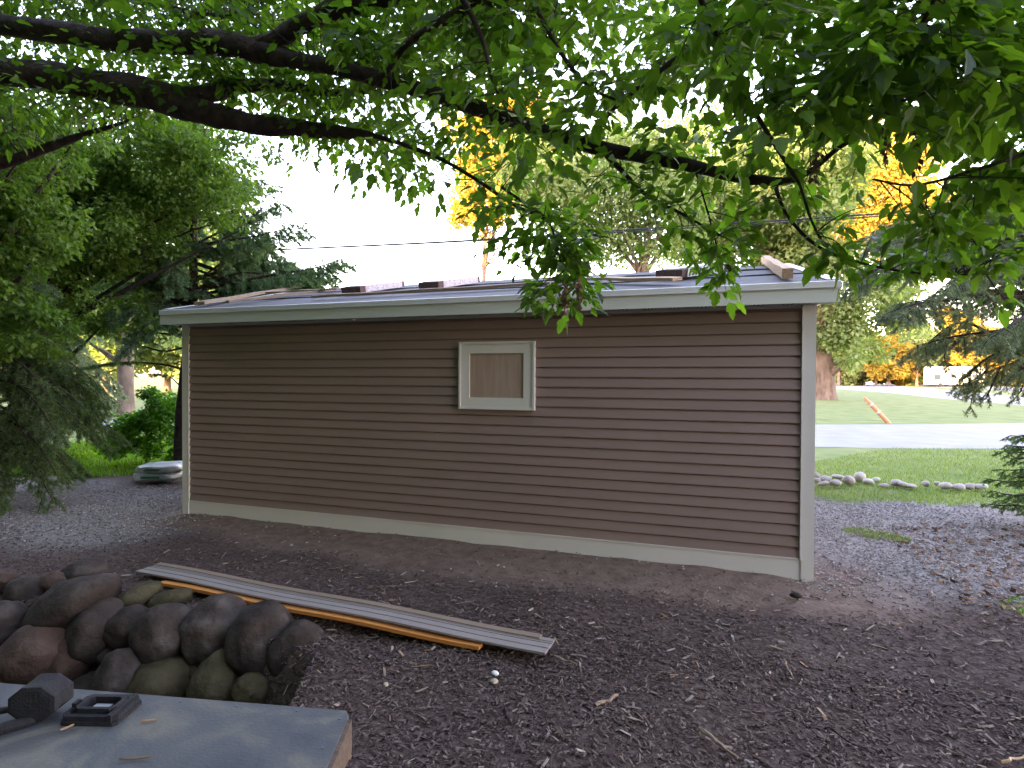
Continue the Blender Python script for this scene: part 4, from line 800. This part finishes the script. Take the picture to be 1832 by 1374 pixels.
def autobr(base, h0, h1, n, rfun, seed, droop=.3, amin=0, amax=6.283, lift=.1, tf=1.):
    rg = np.random.default_rng(seed); out = []
    for i in range(n):
        z = h0+(h1-h0)*(i+rg.random())/n; a = rg.uniform(amin, amax); r_ = rfun(z)*rg.uniform(.75, 1.12); d = np.array([math.cos(a), math.sin(a), 0])
        s_ = np.array([base[0], base[1], z]); out.append(([s_, s_+d*r_*.35+np.array([0, 0, lift*r_]), s_+d*r_*.7+np.array([0, 0, lift*r_*.6-droop*r_*.3]), s_+d*r_+np.array([0, 0, -droop*r_])], tf, .15))
    return out
A_ = at
# spruce whose trunk stands at the left corner
bp_ = gb(321, 10.7); tp = [[*bp_[:2], -.1, .13], [*A_(330, 700, 10.7), .115], [*A_(345, 545, 10.7), .085], [*A_(346, 430, 10.7), .07], [*A_(350, 250, 10.7), .045], [*A_(352, 60, 10.7), .01]]
br = []
for a in [[(325, 660), (290, 652), (215, 648), (135, 660)], [(328, 622), (290, 628), (235, 612), (160, 587)], [(330, 600), (260, 592), (180, 572)], [(322, 690), (300, 672), (270, 668)]]:
    br.append(([A_(x, y, 10.7-.15*i) for i, (x, y) in enumerate(a)], .25, .5))
for a, dd in [([(345, 520), (420, 505), (500, 490), (560, 480), (612, 462)], -.3), ([(345, 530), (400, 520), (460, 515), (530, 512), (575, 505)], .0), ([(345, 500), (420, 480), (500, 470), (560, 490)], .5), ([(347, 440), (410, 430), (470, 420), (535, 400)], -.2), ([(347, 460), (420, 455), (480, 450), (520, 465)], .4), ([(347, 390), (400, 385), (450, 375), (500, 360)], .2), ([(348, 340), (390, 335), (430, 325), (470, 320)], 0), ([(345, 540), (300, 500), (240, 475), (180, 455)], 0), ([(346, 545), (290, 530), (230, 505), (160, 500)], .4), ([(346, 470), (290, 440), (240, 425), (190, 400)], -.3), ([(345, 580), (300, 545), (240, 540), (190, 560)], -.4), ([(348, 410), (300, 380), (260, 370), (220, 340)], .3), ([(336, 600), (370, 560), (400, 540)], -.6), ([(348, 470), (440, 500), (520, 508), (590, 492)], .8), ([(345, 560), (410, 548), (470, 520), (520, 520)], .8)]:
    n = len(a); br.append(([A_(x, y, 10.7+dd*i) for i, (x, y) in enumerate(a)], 2.0, .18)); br.append(([A_(x, y+random.uniform(-22, 14), 10.7+dd*i*.6+.2*i) for i, (x, y) in enumerate(a[:-1])], 1.7, .2))
br += autobr(bp_, 2.5, 6.6, 26, lambda z: .5+.28*(7-z), 5, tf=1.2)
spruce('spruce_tree', bp_, tp, br, M_SPR, 'green spruce rising behind the left roof end, one bough reaching over the roof', GL, .05, .012, .9, .27, 81)
# blue spruce at far left
bp_ = gb(-40, 8.0); tp = [[*bp_[:2], -.1, .16], [*(bp_+np.array([0, 0, 2.]))[:3], .12], [*(bp_+np.array([0, 0, 4.6])), .02]]
spruce('spruce_tree', bp_, tp, autobr(bp_, .35, 4.3, 74, lambda z: .35+.36*(4.8-z), 6, .32, -1.6, 1.9, tf=1.5), M_SPRD, 'dark blue-green spruce at the left frame edge with low sweeping boughs', GL, .04, .008, .85, .24, 82)
bp_ = gb(105, 12.5); tp = [[*bp_[:2], -.1, .12], [*(bp_+np.array([0, 0, 2.]))[:3], .1], [*(bp_+np.array([0, 0, 3.7])), .02]]
spruce('spruce_tree', bp_, tp, autobr(bp_, .5, 3.6, 48, lambda z: .25+.36*(4.1-z), 7, .3, tf=1.5), M_SPRB, 'smaller blue spruce behind the first one, left of the bright shrub', GL, .05, .012, .7, .26, 83)
# big blue spruce whose boughs hang in from the right
bp_ = gb(2060, 6.2); tp = [[*bp_[:2], -.1, .20], [*(bp_+np.array([0, 0, 2.]))[:3], .17], [*(bp_+np.array([0, 0, 5.0])), .10], [*(bp_+np.array([0, 0, 8.0])), .02]]
br = []
for a, d0, dd in [([(2060, 520), (1900, 470), (1740, 450), (1600, 470), (1530, 505)], 6.2, -.1), ([(2060, 500), (1880, 430), (1740, 410), (1620, 400), (1560, 415)], 6.3, .15), ([(2060, 560), (1900, 540), (1780, 530), (1660, 540), (1600, 555)], 6.2, -.25), ([(2060, 640), (1940, 590), (1820, 590), (1720, 600), (1640, 618)], 6.2, -.1), ([(2060, 680), (1950, 650), (1860, 640), (1780, 660), (1720, 690)], 6.2, .1), ([(2060, 440), (1900, 370), (1780, 350), (1680, 360)], 6.2, .3), ([(2060, 480), (1900, 440), (1780, 470), (1690, 510)], 6.1, -.4), ([(2060, 600), (1950, 560), (1850, 560), (1780, 600)], 6.2, -.5), ([(2060, 420), (1920, 390), (1800, 400), (1720, 440), (1640, 480)], 6.3, .4), ([(2060, 620), (1960, 600), (1880, 620), (1830, 660)], 6.0, -.3), ([(2060, 530), (1920, 500), (1820, 500), (1740, 540)], 6.4, .5)]:
    br.append(([A_(x, y, d0+dd*i) for i, (x, y) in enumerate(a)], 1.6, .22)); br.append(([A_(x, y+random.uniform(-30, 30), d0-.5*dd*i+.25) for i, (x, y) in enumerate(a)], 1.3, .3))
for a in [[(1770, 655), (1745, 690), (1735, 735)], [(1790, 655), (1770, 700), (1762, 715)], [(1700, 605), (1690, 640), (1700, 665)], [(1840, 640), (1830, 690), (1815, 715)]]:
    br.append(([A_(x, y, 6.3) for x, y in a], .45, .2))
rb_ = random.Random(5)
for k_ in range(13):
    yy = rb_.uniform(370, 490); xe = rb_.uniform(1570, 1720)+max(0, yy-480)*.6; d0 = rb_.uniform(5.6, 7.2)
    br.append(([A_(x, y, d0) for x, y in ((2060, yy-10), (1920, yy-rb_.uniform(10, 45)), ((1920+xe)/2, yy-rb_.uniform(0, 30)), (xe, yy+rb_.uniform(0, 40)))], 1.3, .25))
br += autobr(bp_, 3.2, 7.8, 30, lambda z: .4+.5*(8.2-z), 8, .25, tf=1.2)
spruce('spruce_tree', bp_, tp, br, M_SPRB, 'large blue-grey spruce with boughs hanging in from the right frame edge', 'spruces on the right', .032, .0055, .9, .22, 84)
# young spruce at the right frame edge
bp_ = gb(1868, 6.5); tp = [[*bp_[:2], -.05, .04], [*(bp_+np.array([0, 0, .7])), .03], [*(bp_+np.array([0, 0, 1.25])), .006]]
spruce('young_spruce', bp_, tp, autobr(bp_, .12, 1.1, 38, lambda z: .22+.42*(1.3-z), 9, -.12, lift=.12, tf=.75), M_SPR, 'young dark green spruce at the right frame edge beside the gravel', 'spruces on the right', .024, .0045, 1., .16, 85)

# unseen tree-shaped blockers added behind the camera to shade the whole yard
sideS = unit(np.array([-S[1], S[0], 0])); back = unit(S*np.array([1, 1, 0]))
first = None
for i in range(9):
    p = np.array([5., -4., 0])+back*(15+2.5*(i % 2))+sideS*(-46+i*10.5)
    if first is None:
        first = limb_tree('sun_blocker_tree', p, 25, .5, [(0, 0, 17, 6.5, 6.5, 9.5), (0, 0, 7.5, 6.8, 6.5, 7.0), (0, 0, 2.5, 6.5, 5, 3.0)], 26000, 1.1, M_LEAFMID, M_BARK, 'unseen tree-shaped sun blocker added behind the camera', 'sun blockers added behind the camera', 90, 190, tmpl='Q', shell=.3); 
    else:
        c_ = first.copy(); C.objects.link(c_); c_.location = p; c_.rotation_euler = (0, 0, i*1.3)
        for ch in first.children: q_ = ch.copy(); C.objects.link(q_); q_.parent = c_

# ------------------------------------------------------------------ far objects
# camper
cp = gnd(1707, 692.3); d = (cp-CAM)@FW; sx = d/F
rv = empty('camper', tuple(cp), YAW*-1); tag(rv, 'white motor coach parked far off beyond the roads', 'camper')
l2_ = 47*sx; h2 = 36*sx
m_ = MB(); pr = [(-l2_, .5), (l2_*.98, .5), (l2_, 1.2), (l2_*.97, h2-.2), (l2_*.92, h2), (-l2_*.96, h2), (-l2_, h2-.3)]
n = len(pr); m_.add([(x, -1.2, z) for x, z in pr]+[(x, 1.2, z) for x, z in pr], [tuple(range(n)), tuple(range(n, 2*n))[::-1]]+[(i, n+i, n+(i+1) % n, (i+1) % n) for i in range(n)]); m_.build('body', M_WHITE, rv)
for x0, x1, z0, z1 in [(-l2_*.93, -l2_*.68, 1.5, 2.6), (-l2_*.3, -l2_*.1, 1.9, 2.6), (l2_*.1, l2_*.32, 1.9, 2.6), (l2_*.5, l2_*.75, 1.9, 2.6)]:
    m_ = MB(); m_.box((x0, -1.23, z0), (x1, -1.201, z1)); m_.build('window', M_GLASS, rv)
m_ = MB(); m_.box((-l2_*.6, -1.225, .6), (-l2_*.5, -1.201, 2.6)); m_.build('door', M_FASCIA, rv)
for x in (-l2_*.7, l2_*.45):
    m_ = MB(); m_.tube([(x, -1.22, .45), (x, -.9, .45)], .45, 16); m_.build('wheel', M_RUB, rv)
# utility pole
pp = gnd(1567, 690.5); up_ = empty('utility_pole', tuple(pp)); tag(up_, 'pale wooden pole standing far off before the golden trees', 'pole'); hp = 76*((pp-CAM)@FW)/F
m_ = MB(); m_.tube([(0, 0, -.3), (0, 0, hp*.5), (0, 0, hp)], [.26, .23, .19], 10); m_.build('post', M_BARKL, up_)
m_ = MB(); m_.tube([(.28, 0, hp-2.1), (.28, 0, hp-1.1)], .22, 10); m_.build('transformer', M_FASCIA, up_)
# white house at the right edge
hp_ = gnd(1880, 690); d = (hp_-CAM)@FW; hs = empty('house', tuple(hp_), YAW*-1); tag(hs, 'white walled house partly seen at the right frame edge behind the spruce', 'house')
hw = 62*d/F; hh2 = 52*d/F
m_ = MB(); m_.add([(-hw, -3, 0), (hw, -3, 0), (hw, -3, hh2), (-hw, -3, hh2), (-hw, 5, 0), (hw, 5, 0), (hw, 5, hh2), (-hw, 5, hh2), (-hw, 1, hh2+2), (hw, 1, hh2+2)], [(0, 1, 2, 3), (5, 4, 7, 6), (4, 0, 3, 8, 7), (1, 5, 6, 9, 2)]); m_.build('wall', M_WHITE, hs)
m_ = MB(); 
for sg in (-1, 1): m_.add([(-hw-.3, 1+sg*4.4, hh2-.15), (hw+.3, 1+sg*4.4, hh2-.15), (hw+.3, 1, hh2+2.1), (-hw-.3, 1, hh2+2.1)], [(0, 1, 2, 3)]); 
m_.build('roof', M_FELT, hs)
# leaning orange marker
a, b2 = gnd(1590, 757), at(1551, 716, 22.3); mk = empty('marker_post', tuple(a)); tag(mk, 'orange marker post with white bands leaning on the lawn by the road', 'marker post')
ax = b2-a; m_ = MB(); m_.tube([-.1*ax, ax*.5, ax*.93, ax], [.085, .085, .085, .05], 12); m_.build('post', M_ORANGE, mk)
m_ = MB(); m_.tube([ax*1.0, ax*1.02+np.array([-.03, 0, .03]), ax*1.06+np.array([-.06, 0, .06])], [.05, .06, .04], 10); m_.build('cap', M_ORANGE, mk)
for t_ in (.46, .78): m_ = MB(); m_.tube([ax*t_, ax*(t_+.06)], .090, 12); m_.build('white_band', M_WHITE, mk)
# cables
for k_, (dy, lb) in enumerate(((0, 'upper power cable crossing the sky above the shed roof'), (5, 'lower power cable running just beneath the upper one'))):
    pts_ = [(-700, 492+dy*.2, 30), (100, 466+dy*.2, 22), (450, 448.5+dy*.25, 19), (820, 431+dy*.35, 16.5), (1200, 406+dy*.75, 14.5), (1490, 388+dy*.9, 13.5), (2000, 352+dy, 12), (2600, 300+dy, 10.5)]
    A = smoothpath([at(*p) for p in pts_], 10); m_ = MB(); m_.tube(A, [.021, .016][k_], 6); o = m_.build('power_cable', M_CABLE); tag(o, lb, 'cable', 'power cables')
